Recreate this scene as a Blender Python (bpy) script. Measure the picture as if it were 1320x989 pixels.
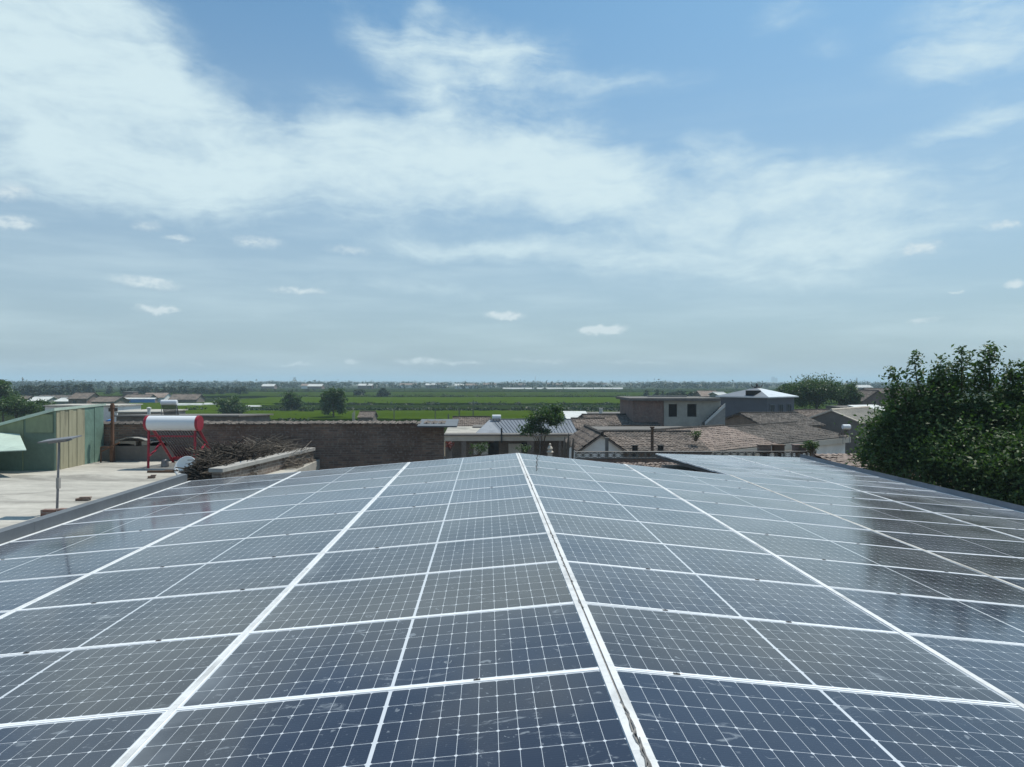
import bpy, bmesh, math, random
import numpy as np
from mathutils import Vector, Matrix, Quaternion

for o in list(bpy.data.objects):
    bpy.data.objects.remove(o)
S = bpy.context.scene
COL = S.collection
R = math.radians
PI = math.pi

# ------------------------------------------------------------------ camera
H = 7.5                                        # eye height above the village ground
FPX, PW, PH = 912.34, 1320.0, 989.0
cam = bpy.data.cameras.new('camera')
cam.sensor_fit = 'HORIZONTAL'
cam.sensor_width = 36.0
cam.lens = FPX / PW * 36.0
cam.clip_start = 0.05
cam.clip_end = 60000
camo = bpy.data.objects.new('camera', cam)
COL.objects.link(camo)
CM = (Matrix.Rotation(-0.03485, 3, 'Z') @ Matrix.Rotation(PI / 2 - 0.003965, 3, 'X') @ Matrix.Rotation(0.00118, 3, 'Z'))
camo.matrix_world = Matrix.Translation((0, 0, H)) @ CM.to_4x4()
S.camera = camo


def ray(px, py):
    return CM @ Vector(((px - PW / 2) / FPX, -(py - PH / 2) / FPX, -1.0))


def at(px, py, Y):
    """the point that the photograph shows at a pixel, at distance Y ahead"""
    d = ray(px, py)
    return Vector((0, 0, H)) + d * (Y / d.y)


def X_at(px, Y):
    return at(px, 500, Y).x


def Z_at(py, Y, px=660):
    return at(px, py, Y).z


# ------------------------------------------------------------------ world: sky and clouds
SUN_AZ, SUN_EL = R(48), R(64)
W = bpy.data.worlds.new('World')
S.world = W
W.use_nodes = True
nt = W.node_tree
nt.nodes.clear()


class NB:
    """small node builder"""
    def __init__(self, tree):
        self.t = tree

    def new(self, typ, **kw):
        n = self.t.nodes.new(typ)
        for k, v in kw.items():
            setattr(n, k, v)
        return n

    def put(self, sock, val):
        if val is None:
            return
        if isinstance(val, bpy.types.NodeSocket):
            self.t.links.new(val, sock)
        else:
            sock.default_value = val

    def math(self, op, a, b=None, c=None, clamp=False):
        n = self.new('ShaderNodeMath', operation=op, use_clamp=clamp)
        self.put(n.inputs[0], a)
        self.put(n.inputs[1], b)
        self.put(n.inputs[2], c)
        return n.outputs[0]

    def vmath(self, op, a, b=None):
        n = self.new('ShaderNodeVectorMath', operation=op)
        self.put(n.inputs[0], a)
        self.put(n.inputs[1], b)
        return n.outputs['Value'] if op in ('LENGTH', 'DOT_PRODUCT') else n.outputs[0]

    def rng(self, v, a, b, c=0.0, d=1.0, smooth=True):
        n = self.new('ShaderNodeMapRange', interpolation_type='SMOOTHSTEP' if smooth else 'LINEAR')
        self.put(n.inputs['Value'], v)
        for k, x in (('From Min', a), ('From Max', b), ('To Min', c), ('To Max', d)):
            self.put(n.inputs[k], x)
        return n.outputs[0]

    def noise(self, vec, scale, detail=4.0, rough=0.55, dist=0.0, color=False):
        n = self.new('ShaderNodeTexNoise')
        self.put(n.inputs['Vector'], vec)
        n.inputs['Scale'].default_value = scale
        n.inputs['Detail'].default_value = detail
        n.inputs['Roughness'].default_value = rough
        n.inputs['Distortion'].default_value = dist
        return n.outputs['Color'] if color else n.outputs['Fac']

    def mapping(self, vec, loc=(0, 0, 0), rot=(0, 0, 0), scale=(1, 1, 1), typ='POINT'):
        n = self.new('ShaderNodeMapping', vector_type=typ)
        self.put(n.inputs['Vector'], vec)
        n.inputs['Location'].default_value = loc
        n.inputs['Rotation'].default_value = rot
        n.inputs['Scale'].default_value = scale
        return n.outputs[0]

    def mix(self, f, a, b, blend='MIX'):
        n = self.new('ShaderNodeMix', data_type='RGBA', blend_type=blend)
        self.put(n.inputs[0], f)
        for i, x in ((6, a), (7, b)):
            if isinstance(x, tuple) and len(x) == 3:
                x = (*x, 1.0)
            self.put(n.inputs[i], x)
        return n.outputs[2]


nb = NB(nt)
sky = nb.new('ShaderNodeTexSky', sky_type='NISHITA', sun_disc=False)
sky.sun_elevation = SUN_EL
sky.sun_rotation = SUN_AZ
sky.altitude = 400
sky.air_density = 1.0
sky.dust_density = 2.2
sky.ozone_density = 1.6
BG = 0.085
d = nb.new('ShaderNodeTexCoord').outputs['Generated']
sx = nb.new('ShaderNodeSeparateXYZ')
nb.put(sx.inputs[0], d)
az = nb.math('ARCTAN2', sx.outputs[0], nb.math('ABSOLUTE', sx.outputs[1]))
el = nb.math('ARCSINE', sx.outputs[2])
cb = nb.new('ShaderNodeCombineXYZ')
nb.put(cb.inputs[0], az)
nb.put(cb.inputs[1], el)
uv = cb.outputs[0]


def warp(vec, scale, amp, detail=3.0, stretch=(1, 1, 1)):
    c = nb.noise(nb.mapping(vec, scale=stretch), scale, detail, color=True)
    c = nb.vmath('SUBTRACT', c, (0.5, 0.5, 0.5))
    return nb.vmath('ADD', vec, nb.vmath('MULTIPLY', c, (amp[0], amp[1], 0.0)))


def sky_ellipse(vec, px, py, rx, ry, ang, w, soft=0.0):
    v = ray(px, py).normalized()
    a, e = math.atan2(v.x, v.y), math.asin(v.z)
    ka, ke = math.cos(a) ** 2 / FPX, math.cos(a) / FPX
    m = nb.mapping(vec, loc=(a, e, 0), rot=(0, 0, R(ang)), scale=(rx * ka, ry * ke, 1), typ='TEXTURE')
    return nb.rng(nb.vmath('LENGTH', m), 1.0, soft, 0.0, w)


def add_all(xs):
    r = xs[0]
    for x in xs[1:]:
        r = nb.math('ADD', r, x)
    return r


w1 = warp(warp(uv, 3.0, (0.09, 0.06)), 13.0, (0.045, 0.032), 6.0)
cirrus = [
    (20, 40, 330, 200, -36, 1.0), (130, 130, 340, 150, -33, 0.95), (230, 150, 250, 110, -36, 0.6), (70, 225, 320, 60, 0, 0.5),
    (330, 230, 340, 75, -4, 0.65), (470, 205, 240, 100, -8, 0.7), (650, 215, 270, 95, -6, 0.8), (740, 180, 130, 80, -12, 0.5),
    (430, 150, 60, 50, 40, 0.35), (800, 250, 330, 70, -8, 0.6), (990, 262, 340, 85, -4, 0.6), (1120, 250, 230, 75, -8, 0.4),
    (935, 200, 100, 45, -15, 0.5), (455, 25, 120, 45, -48, 0.55), (520, 75, 90, 60, -50, 0.45), (590, 75, 140, 80, -12, 0.75), (670, 75, 120, 50, 8, 0.6), (545, 10, 50, 40, 60, 0.35),
    (560, 130, 60, 60, -70, 0.4), (1260, 40, 210, 95, 6, 0.8), (1290, 150, 170, 50, 8, 0.65), (1190, 178, 90, 18, 6, 0.35), (1300, 205, 120, 30, 4, 0.5), (800, 108, 200, 32, -4, 0.4),
    (1010, 25, 80, 40, 0, 0.35), (1060, 65, 70, 30, 0, 0.3),
    (760, 322, 480, 42, -2, 0.6), (500, 370, 360, 30, 0, 0.4), (1000, 345, 400, 60, 0, 0.55), (600, 322, 180, 20, 0, 0.35), (200, 330, 300, 40, 0, 0.2), (1150, 300, 260, 50, 0, 0.3),
]
field = add_all([sky_ellipse(w1, *c) for c in cirrus])
st = nb.mapping(w1, rot=(0, 0, R(16)), scale=(1.0, 4.2, 1.0))
streak = nb.noise(st, 5.0, 9.0, 0.61, 0.5)
fine = nb.noise(nb.mapping(uv, scale=(1.0, 2.0, 1.0)), 30.0, 5.0, 0.6)
fl_ = nb.math('MINIMUM', field, 1.12)
amp = nb.rng(fl_, 0.0, 0.5, 0.25, 1.0)
dens = nb.math('ADD', fl_, nb.math('MULTIPLY', nb.math('MULTIPLY', nb.math('SUBTRACT', streak, 0.5), 1.75), amp))
dens = nb.math('ADD', dens, nb.math('MULTIPLY', nb.math('MULTIPLY', nb.math('SUBTRACT', fine, 0.5), 0.62), amp))
cir = nb.rng(dens, 0.03, 1.30, 0.0, 0.95)
veil = nb.rng(nb.noise(nb.mapping(uv, scale=(0.7, 5.0, 1.0)), 5.0, 5.0, 0.55), 0.38, 0.75, 0.0, 0.34)
veil = nb.math('MULTIPLY', veil, nb.rng(el, R(24), R(8), 0.0, 1.0))
cir = nb.math('MAXIMUM', cir, veil)
w2 = warp(warp(uv, 26.0, (0.035, 0.011), 4.0), 70.0, (0.015, 0.010), 3.0)
cumulus = [
    (8, 246, 42, 20, 0, .50), (18, 287, 52, 15, 0, .62), (188, 290, 34, 14, 0, .35), (228, 306, 30, 9, 0, .50), (332, 311, 56, 14, 0, .45),
    (452, 323, 52, 10, 0, .40), (190, 364, 66, 12, -4, .62), (204, 399, 42, 8, 0, .75), (384, 375, 60, 8, 0, .5),
    (652, 407, 40, 9, 0, .85), (776, 425, 48, 10, 4, .95), (1188, 320, 56, 15, 5, .55), (1296, 291, 45, 10, 0, .55), (1310, 367, 24, 8, 0, .7),
    (1192, 413, 40, 8, 4, .45), (1226, 378, 20, 4, 0, .4), (455, 467, 18, 6, 0, .6), (545, 465, 60, 8, 0, .55), (380, 470, 46, 4, 0, .45), (600, 468, 40, 5, 0, .45),
    (250, 470, 20, 3, 0, .3), (700, 465, 70, 6, 0, .35), (820, 467, 90, 5, 0, .3), (60, 470, 60, 3, 0, .25),
]
cum = add_all([sky_ellipse(w2, *c, soft=0.1) for c in cumulus])
cn = nb.noise(nb.mapping(uv, scale=(1.0, 1.7, 1.0)), 85.0, 5.0, 0.6)
cum = nb.rng(nb.math('MULTIPLY', cum, nb.math('ADD', nb.math('MULTIPLY', cn, 2.2), -0.15)), 0.05, 0.75, 0.0, 0.80)
skyc = nb.mix(1.0, sky.outputs[0], (0.87, 1.40, 1.52), 'MULTIPLY')
hz = nb.rng(el, R(34), R(-1), 0.0, 0.76)
skyc = nb.mix(hz, skyc, (5.25, 6.35, 7.25))
skyc = nb.mix(cir, skyc, (8.0, 9.9, 10.5))
skyc = nb.mix(cum, skyc, (8.6, 9.8, 10.2))
bgn = nb.new('ShaderNodeBackground')
nb.put(bgn.inputs[0], skyc)
bgn.inputs[1].default_value = BG
out = nb.new('ShaderNodeOutputWorld')
nt.links.new(bgn.outputs[0], out.inputs[0])

# ------------------------------------------------------------------ sun and exposure
sd = Vector((math.sin(SUN_AZ) * math.cos(SUN_EL), math.cos(SUN_AZ) * math.cos(SUN_EL), math.sin(SUN_EL)))
sl = bpy.data.lights.new('sun', 'SUN')
sl.energy = 4.2
sl.angle = R(0.53)
sl.color = (1.0, 0.94, 0.84)
so = bpy.data.objects.new('sun', sl)
so.rotation_euler = sd.to_track_quat('Z', 'Y').to_euler()
so.location = (0, 0, 60)
COL.objects.link(so)
vs = S.view_settings
vs.view_transform = 'Standard'
vs.look = 'None'
vs.exposure = 0.0
vs.gamma = 1.0
vs.use_curve_mapping = False
S.render.film_transparent = False
S.cycles.max_bounces = 6
S.cycles.transparent_max_bounces = 8
S.cycles.volume_bounces = 2
S.cycles.use_denoising = True

# ------------------------------------------------------------------ materials


def principled(name):
    m = bpy.data.materials.new(name)
    m.use_nodes = True
    n = NB(m.node_tree)
    b = m.node_tree.nodes['Principled BSDF']
    return m, n, b


def c4(c, k=1.0):
    return (min(c[0] * k, 1), min(c[1] * k, 1), min(c[2] * k, 1), 1.0)


def mat(name, col, rough=0.8, var=0.2, scale=2.0, col2=None, bump=0.0, metal=0.0, spec=0.4, stretch=(1, 1, 1), stain=0.0, uvco=False):
    m, n, b = principled(name)
    tc = n.new('ShaderNodeTexCoord')
    v = n.mapping(tc.outputs['UV' if uvco else 'Object'], scale=stretch)
    f1 = n.noise(v, scale, 6.0, 0.65)
    f2 = n.noise(v, scale * 9.0, 3.0, 0.6)
    f = n.math('ADD', n.math('MULTIPLY', f1, 0.7), n.math('MULTIPLY', f2, 0.3))
    base = n.mix(n.rng(f, 0.3, 0.7, smooth=False), c4(col, 1 - var), c4(col2 if col2 else col, 1 + var))
    if stain:
        s = n.rng(n.noise(v, scale * 0.45, 8.0, 0.7, 0.6), 0.49, 0.66, 0.0, stain)
        base = n.mix(s, base, c4(col, 0.45))
        s2 = n.rng(n.noise(n.mapping(v, scale=(0.6, 2.2, 1.0)), scale * 2.2, 7.0, 0.7, 0.8), 0.50, 0.72, 0.0, stain * 0.8)
        base = n.mix(s2, base, c4(col, 0.6))
    n.put(b.inputs['Base Color'], base)
    b.inputs['Roughness'].default_value = rough
    b.inputs['Metallic'].default_value = metal
    b.inputs['Specular IOR Level'].default_value = spec
    if bump:
        bn = n.new('ShaderNodeBump')
        bn.inputs['Strength'].default_value = bump
        bn.inputs['Distance'].default_value = 0.02
        n.put(bn.inputs['Height'], f)
        n.put(b.inputs['Normal'], bn.outputs[0])
    return m


def brick_mat(name, c1, c2, mortar, bw=0.24, rh=0.07, ms=0.012, rough=0.9, dirt=0.5):
    m, n, b = principled(name)
    tc = n.new('ShaderNodeTexCoord')
    bt = n.new('ShaderNodeTexBrick')
    n.put(bt.inputs['Vector'], tc.outputs['UV'])
    bt.inputs['Color1'].default_value = c4(c1)
    bt.inputs['Color2'].default_value = c4(c2)
    bt.inputs['Mortar'].default_value = c4(mortar)
    bt.inputs['Scale'].default_value = 1.0
    bt.inputs['Brick Width'].default_value = bw
    bt.inputs['Row Height'].default_value = rh
    bt.inputs['Mortar Size'].default_value = ms
    bt.inputs['Mortar Smooth'].default_value = 0.2
    f = n.rng(n.noise(tc.outputs['Object'], 0.9, 7.0, 0.65), 0.35, 0.7, 0.0, dirt)
    base = n.mix(f, bt.outputs['Color'], c4(c1, 0.35))
    f3 = n.noise(tc.outputs['Object'], 14.0, 3.0, 0.6)
    base = n.mix(n.rng(f3, 0.50, 0.68, 0, 0.7), base, c4(mortar, 1.15))
    n.put(b.inputs['Base Color'], base)
    b.inputs['Roughness'].default_value = rough
    bn = n.new('ShaderNodeBump')
    bn.inputs['Strength'].default_value = 0.25
    bn.inputs['Distance'].default_value = 0.01
    bn.invert = True
    n.put(bn.inputs['Height'], bt.outputs['Fac'])
    n.put(b.inputs['Normal'], bn.outputs[0])
    return m


def tile_mat(name, c1, c2, c3):
    """clay tiles: colour changes tile by tile (UV in metres), lichen and soot in patches"""
    m, n, b = principled(name)
    tc = n.new('ShaderNodeTexCoord')
    wn = n.new('ShaderNodeTexWhiteNoise', noise_dimensions='2D')
    fl = n.vmath('FLOOR', n.mapping(tc.outputs['UV'], scale=(1 / 0.2, 1 / 0.36, 1)))
    n.put(wn.inputs['Vector'], fl)
    base = n.mix(wn.outputs['Value'], c4(c1), c4(c2))
    f = n.rng(n.noise(tc.outputs['Object'], 0.7, 8.0, 0.7), 0.42, 0.66, 0.0, 0.85)
    base = n.mix(f, base, c4(c3))
    f2 = n.rng(n.noise(tc.outputs['Object'], 6.0, 5.0, 0.7), 0.5, 0.75, 0.0, 0.6)
    base = n.mix(f2, base, c4(c1, 0.4))
    n.put(b.inputs['Base Color'], base)
    b.inputs['Roughness'].default_value = 0.9
    b.inputs['Specular IOR Level'].default_value = 0.25
    return m


def leaf_mat(name, c1, c2, trans=0.25):
    m, n, b = principled(name)
    g = n.new('ShaderNodeNewGeometry')
    base = n.mix(g.outputs['Random Per Island'], c4(c1), c4(c2))
    n.put(b.inputs['Base Color'], base)
    b.inputs['Roughness'].default_value = 0.5
    b.inputs['Specular IOR Level'].default_value = 0.25
    tr = n.new('ShaderNodeBsdfTranslucent')
    n.put(tr.inputs[0], n.mix(1.0, base, (0.9, 1.3, 0.35), 'MULTIPLY'))
    mx = n.new('ShaderNodeMixShader')
    mx.inputs[0].default_value = trans
    m.node_tree.links.new(b.outputs[0], mx.inputs[1])
    m.node_tree.links.new(tr.outputs[0], mx.inputs[2])
    m.node_tree.links.new(mx.outputs[0], m.node_tree.nodes['Material Output'].inputs[0])
    return m


def panel_mat():
    m, n, b = principled('solar_cells')
    tc = n.new('ShaderNodeTexCoord')
    oi = n.new('ShaderNodeObjectInfo')
    s = n.new('ShaderNodeSeparateXYZ')
    n.put(s.inputs[0], tc.outputs['UV'])
    cu, cv = 0.0919, 0.1775

    def edge(c, k):
        f = n.math('FRACT', c)
        return n.math('MULTIPLY', n.math('MINIMUM', f, n.math('SUBTRACT', 1.0, f)), k)
    du, dv = edge(s.outputs[0], cu), edge(s.outputs[1], cv)
    line = n.math('MAXIMUM', n.math('LESS_THAN', du, 0.0010), n.math('LESS_THAN', dv, 0.0013))
    dia = n.math('LESS_THAN', n.math('ADD', du, dv), 0.0105)
    line = n.math('MAXIMUM', line, dia)
    # thin busbar wires along the cell
    bus = n.math('LESS_THAN', n.math('ABSOLUTE', n.math('SUBTRACT', n.math('FRACT', n.math('MULTIPLY', s.outputs[1], 10.0)), 0.5)), 0.03)
    cellv = n.new('ShaderNodeTexWhiteNoise', noise_dimensions='3D')
    fl = n.vmath('FLOOR', tc.outputs['UV'])
    n.put(cellv.inputs['Vector'], n.vmath('ADD', fl, oi.outputs['Location']))
    cell = n.mix(cellv.outputs['Value'], (0.007, 0.013, 0.034, 1), (0.010, 0.019, 0.046, 1))
    cell = n.mix(n.rng(oi.outputs['Random'], 0.2, 0.9), cell, n.mix(0.75, cell, (0.030, 0.028, 0.029, 1)))  # brownish tint per panel stands in for differing sky reflections
    cell = n.mix(n.math('MULTIPLY', bus, 0.06), cell, (0.35, 0.37, 0.42, 1))
    base = n.mix(line, cell, (0.56, 0.59, 0.63, 1))
    # dust: thin film, smudges, a bank of dirt on the low side (local +X) and along the lips
    obj = n.vmath('ADD', tc.outputs['Object'], n.vmath('MULTIPLY', oi.outputs['Location'], (3.7, 1.9, 0.0)))
    film = n.rng(n.noise(obj, 0.9, 6.0, 0.6), 0.30, 0.72, 0.010, 0.034)
    gm = n.new('ShaderNodeNewGeometry')
    cosv = n.math('MAXIMUM', n.vmath('DOT_PRODUCT', gm.outputs['Incoming'], gm.outputs['Normal']), 0.03)
    film = n.math('SUBTRACT', 1.0, n.math('POWER', 2.718, n.math('MULTIPLY', n.math('DIVIDE', n.math('MULTIPLY', film, 0.29), n.math('POWER', cosv, 1.75)), -1.0)))
    speck = n.rng(n.noise(obj, 60.0, 2.0, 0.6), 0.64, 0.74, 0.0, 0.12)
    smear = n.rng(n.noise(n.mapping(obj, scale=(1.0, 2.8, 1.0), rot=(0, 0, 0.5)), 3.2, 7.0, 0.68, 1.2), 0.575, 0.70, 0.0, 0.40)
    blot = n.rng(n.noise(obj, 15.0, 3.0, 0.55, 0.8), 0.655, 0.72, 0.0, 0.36)
    so_ = n.new('ShaderNodeSeparateXYZ')
    n.put(so_.inputs[0], tc.outputs['Object'])
    low = n.math('POWER', n.rng(so_.outputs[0], 0.66, 1.12, 0.0, 1.0, smooth=False), 2.5)
    low = n.math('MULTIPLY', low, n.rng(n.noise(obj, 1.6, 4.0, 0.6), 0.35, 0.7, 0.05, 0.32))
    lip = n.rng(n.math('ABSOLUTE', so_.outputs[1]), 0.50, 0.555, 0.0, 0.12)
    dust = n.math('MAXIMUM', n.math('MAXIMUM', film, low), n.math('MAXIMUM', n.math('MAXIMUM', speck, smear), n.math('MAXIMUM', lip, blot)))
    base = n.mix(dust, base, (0.42, 0.46, 0.50, 1))
    n.put(b.inputs['Base Color'], base)
    n.put(b.inputs['Roughness'], n.math('ADD', 0.07, n.math('MULTIPLY', dust, 0.35)))
    b.inputs['IOR'].default_value = 1.45
    return m


M = {}
M['cells'] = panel_mat()
M['frame'] = mat('anodised_frame', (0.76, 0.78, 0.80), 0.5, 0.12, 4.0, stain=0.3)
M['strip'] = mat('white_seam_strip', (0.64, 0.65, 0.65), 0.5, 0.14, 3.0, stain=0.6)
M['dusty_strip'] = mat('dusty_seam_strip', (0.50, 0.485, 0.45), 0.8, 0.2, 4.0, stain=0.6)
M['black'] = mat('black_rubber', (0.05, 0.05, 0.05), 0.7, 0.3, 9.0)
M['gap_grey'] = mat('grey_sealant', (0.26, 0.25, 0.24), 0.9, 0.4, 9.0, stain=0.6)
M['flash_dark'] = mat('dark_grey_flashing', (0.13, 0.145, 0.16), 0.6, 0.12, 2.0, stain=0.3, metal=0.2)
M['flash_pale'] = mat('pale_grey_flashing', (0.24, 0.26, 0.29), 0.6, 0.12, 2.0, stain=0.4, metal=0.1)
M['deck'] = mat('roof_deck', (0.10, 0.10, 0.10), 0.9)
M['plaster'] = mat('grey_plaster', (0.30, 0.29, 0.27), 0.9, 0.2, 1.0, stain=0.5)
M['concrete'] = mat('weathered_concrete', (0.42, 0.40, 0.355), 0.95, 0.28, 1.1, stain=0.8, bump=0.5, stretch=(0.6, 1.3, 1))
M['dark_concrete'] = mat('dark_concrete', (0.16, 0.15, 0.14), 0.95, 0.25, 1.2, stain=0.5)
M['coping'] = mat('grey_coping', (0.36, 0.345, 0.32), 0.9, 0.2, 1.5, stain=0.4)
M['cement'] = mat('bare_cement_render', (0.36, 0.35, 0.31), 0.95, 0.25, 0.7, stain=0.6)
M['pale_concrete'] = mat('pale_concrete', (0.56, 0.50, 0.42), 0.9, 0.15, 1.0, stain=0.3)
M['brick_dark'] = brick_mat('old_dark_brick', (0.27, 0.175, 0.13), (0.14, 0.10, 0.08), (0.22, 0.19, 0.17), bw=0.25, rh=0.065, ms=0.008, dirt=0.8)
M['brick_red'] = brick_mat('red_brick', (0.22, 0.115, 0.085), (0.16, 0.09, 0.075), (0.25, 0.21, 0.19), dirt=0.4)
M['brick_grey'] = brick_mat('grey_brown_brick', (0.20, 0.145, 0.115), (0.14, 0.11, 0.09), (0.27, 0.24, 0.21))
M['tile_brown'] = tile_mat('brown_clay_tiles', (0.13, 0.105, 0.088), (0.25, 0.205, 0.175), (0.080, 0.072, 0.065))
M['ridge_dark'] = mat('sooty_ridge_tiles', (0.048, 0.042, 0.037), 0.95, 0.4, 3.0)
M['tile_pink'] = tile_mat('pinkish_clay_tiles', (0.24, 0.185, 0.155), (0.36, 0.29, 0.25), (0.17, 0.14, 0.12))
M['tile_grey'] = tile_mat('grey_clay_tiles', (0.11, 0.095, 0.083), (0.20, 0.175, 0.155), (0.065, 0.06, 0.055))
M['white_wall'] = mat('white_wash', (0.74, 0.73, 0.70), 0.9, 0.10, 1.2, stain=0.3)
M['grey_wall'] = mat('grey_paint', (0.105, 0.115, 0.135), 0.8, 0.1, 0.8, stain=0.3)
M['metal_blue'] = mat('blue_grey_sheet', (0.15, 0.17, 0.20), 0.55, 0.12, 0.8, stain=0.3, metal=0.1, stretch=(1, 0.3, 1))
M['metal_glint'] = mat('glint_metal_sheet', (0.60, 0.62, 0.64), 0.36, 0.12, 0.8, stain=0.25, metal=0.55)
M['white_sheet'] = mat('white_sheet', (0.56, 0.57, 0.55), 0.6, 0.12, 1.0, stain=0.3)
M['blue'] = mat('blue_sheet', (0.06, 0.22, 0.55), 0.5, 0.2)
M['green_sheet'] = mat('green_sheet', (0.125, 0.185, 0.145), 0.6, 0.22, 1.4, stain=0.35)
M['olive_sheet'] = mat('olive_green_sheet', (0.21, 0.26, 0.165), 0.65, 0.25, 1.6, stain=0.4, stretch=(1, 1, 0.3))
M['teal_sheet'] = mat('teal_sheet', (0.17, 0.27, 0.22), 0.6, 0.2, 1.5, stain=0.5)
M['yellow_sheet'] = mat('faded_yellow_sheet', (0.34, 0.32, 0.22), 0.75, 0.2, 2.0, stain=0.6, stretch=(1, 4, 0.4))
M['pale_green'] = mat('pale_green_sheet', (0.46, 0.56, 0.48), 0.6, 0.12, 1.5, stain=0.3)
M['rust'] = mat('rusty_steel', (0.13, 0.07, 0.045), 0.85, 0.4, 5.0)
M['red_paint'] = mat('red_paint', (0.30, 0.022, 0.04), 0.4, 0.15, 5.0)
M['tank'] = mat('white_enamel', (0.70, 0.72, 0.74), 0.28, 0.04, 3.0)
M['tube'] = mat('dark_glass_tube', (0.075, 0.070, 0.078), 0.22, 0.2, 4.0, spec=0.6)
M['steel'] = mat('dull_steel', (0.22, 0.22, 0.23), 0.5, 0.25, 6.0, metal=0.5)
M['white_paint'] = mat('white_paint', (0.78, 0.78, 0.76), 0.45, 0.06, 4.0)
def twig_mat(name, c1, c2):
    m, n, b = principled(name)
    g = n.new('ShaderNodeNewGeometry')
    n.put(b.inputs['Base Color'], n.mix(n.math('POWER', g.outputs['Random Per Island'], 2.5), c4(c1), c4(c2)))
    b.inputs['Roughness'].default_value = 0.9
    return m


M['twig'] = twig_mat('dry_twigs', (0.022, 0.018, 0.015), (0.13, 0.105, 0.08))
M['twig_pale'] = twig_mat('pale_dry_twigs', (0.07, 0.06, 0.05), (0.30, 0.25, 0.20))
M['bark'] = mat('bark', (0.11, 0.085, 0.06), 0.95, 0.35, 6.0, stretch=(1, 1, 0.3))
M['dark_open'] = mat('dark_interior', (0.022, 0.021, 0.020), 0.9)
M['window'] = mat('window_glass', (0.035, 0.045, 0.055), 0.1, 0.2, spec=0.6)
M['wood'] = mat('old_wood', (0.12, 0.075, 0.05), 0.85, 0.3, 4.0, stretch=(1, 1, 0.3))
M['leaf_dark'] = leaf_mat('dark_leaves', (0.036, 0.070, 0.022), (0.100, 0.155, 0.055))
M['leaf_mid'] = leaf_mat('mid_leaves', (0.040, 0.075, 0.022), (0.075, 0.125, 0.040))
M['leaf_pale'] = leaf_mat('pale_leaves', (0.060, 0.095, 0.035), (0.105, 0.150, 0.065))
M['leaf_far'] = leaf_mat('far_leaves', (0.018, 0.032, 0.016), (0.034, 0.054, 0.026), 0.12)
M['red_leaf'] = leaf_mat('red_flowers', (0.14, 0.02, 0.025), (0.22, 0.05, 0.05))

# ------------------------------------------------------------------ mesh builder


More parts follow.
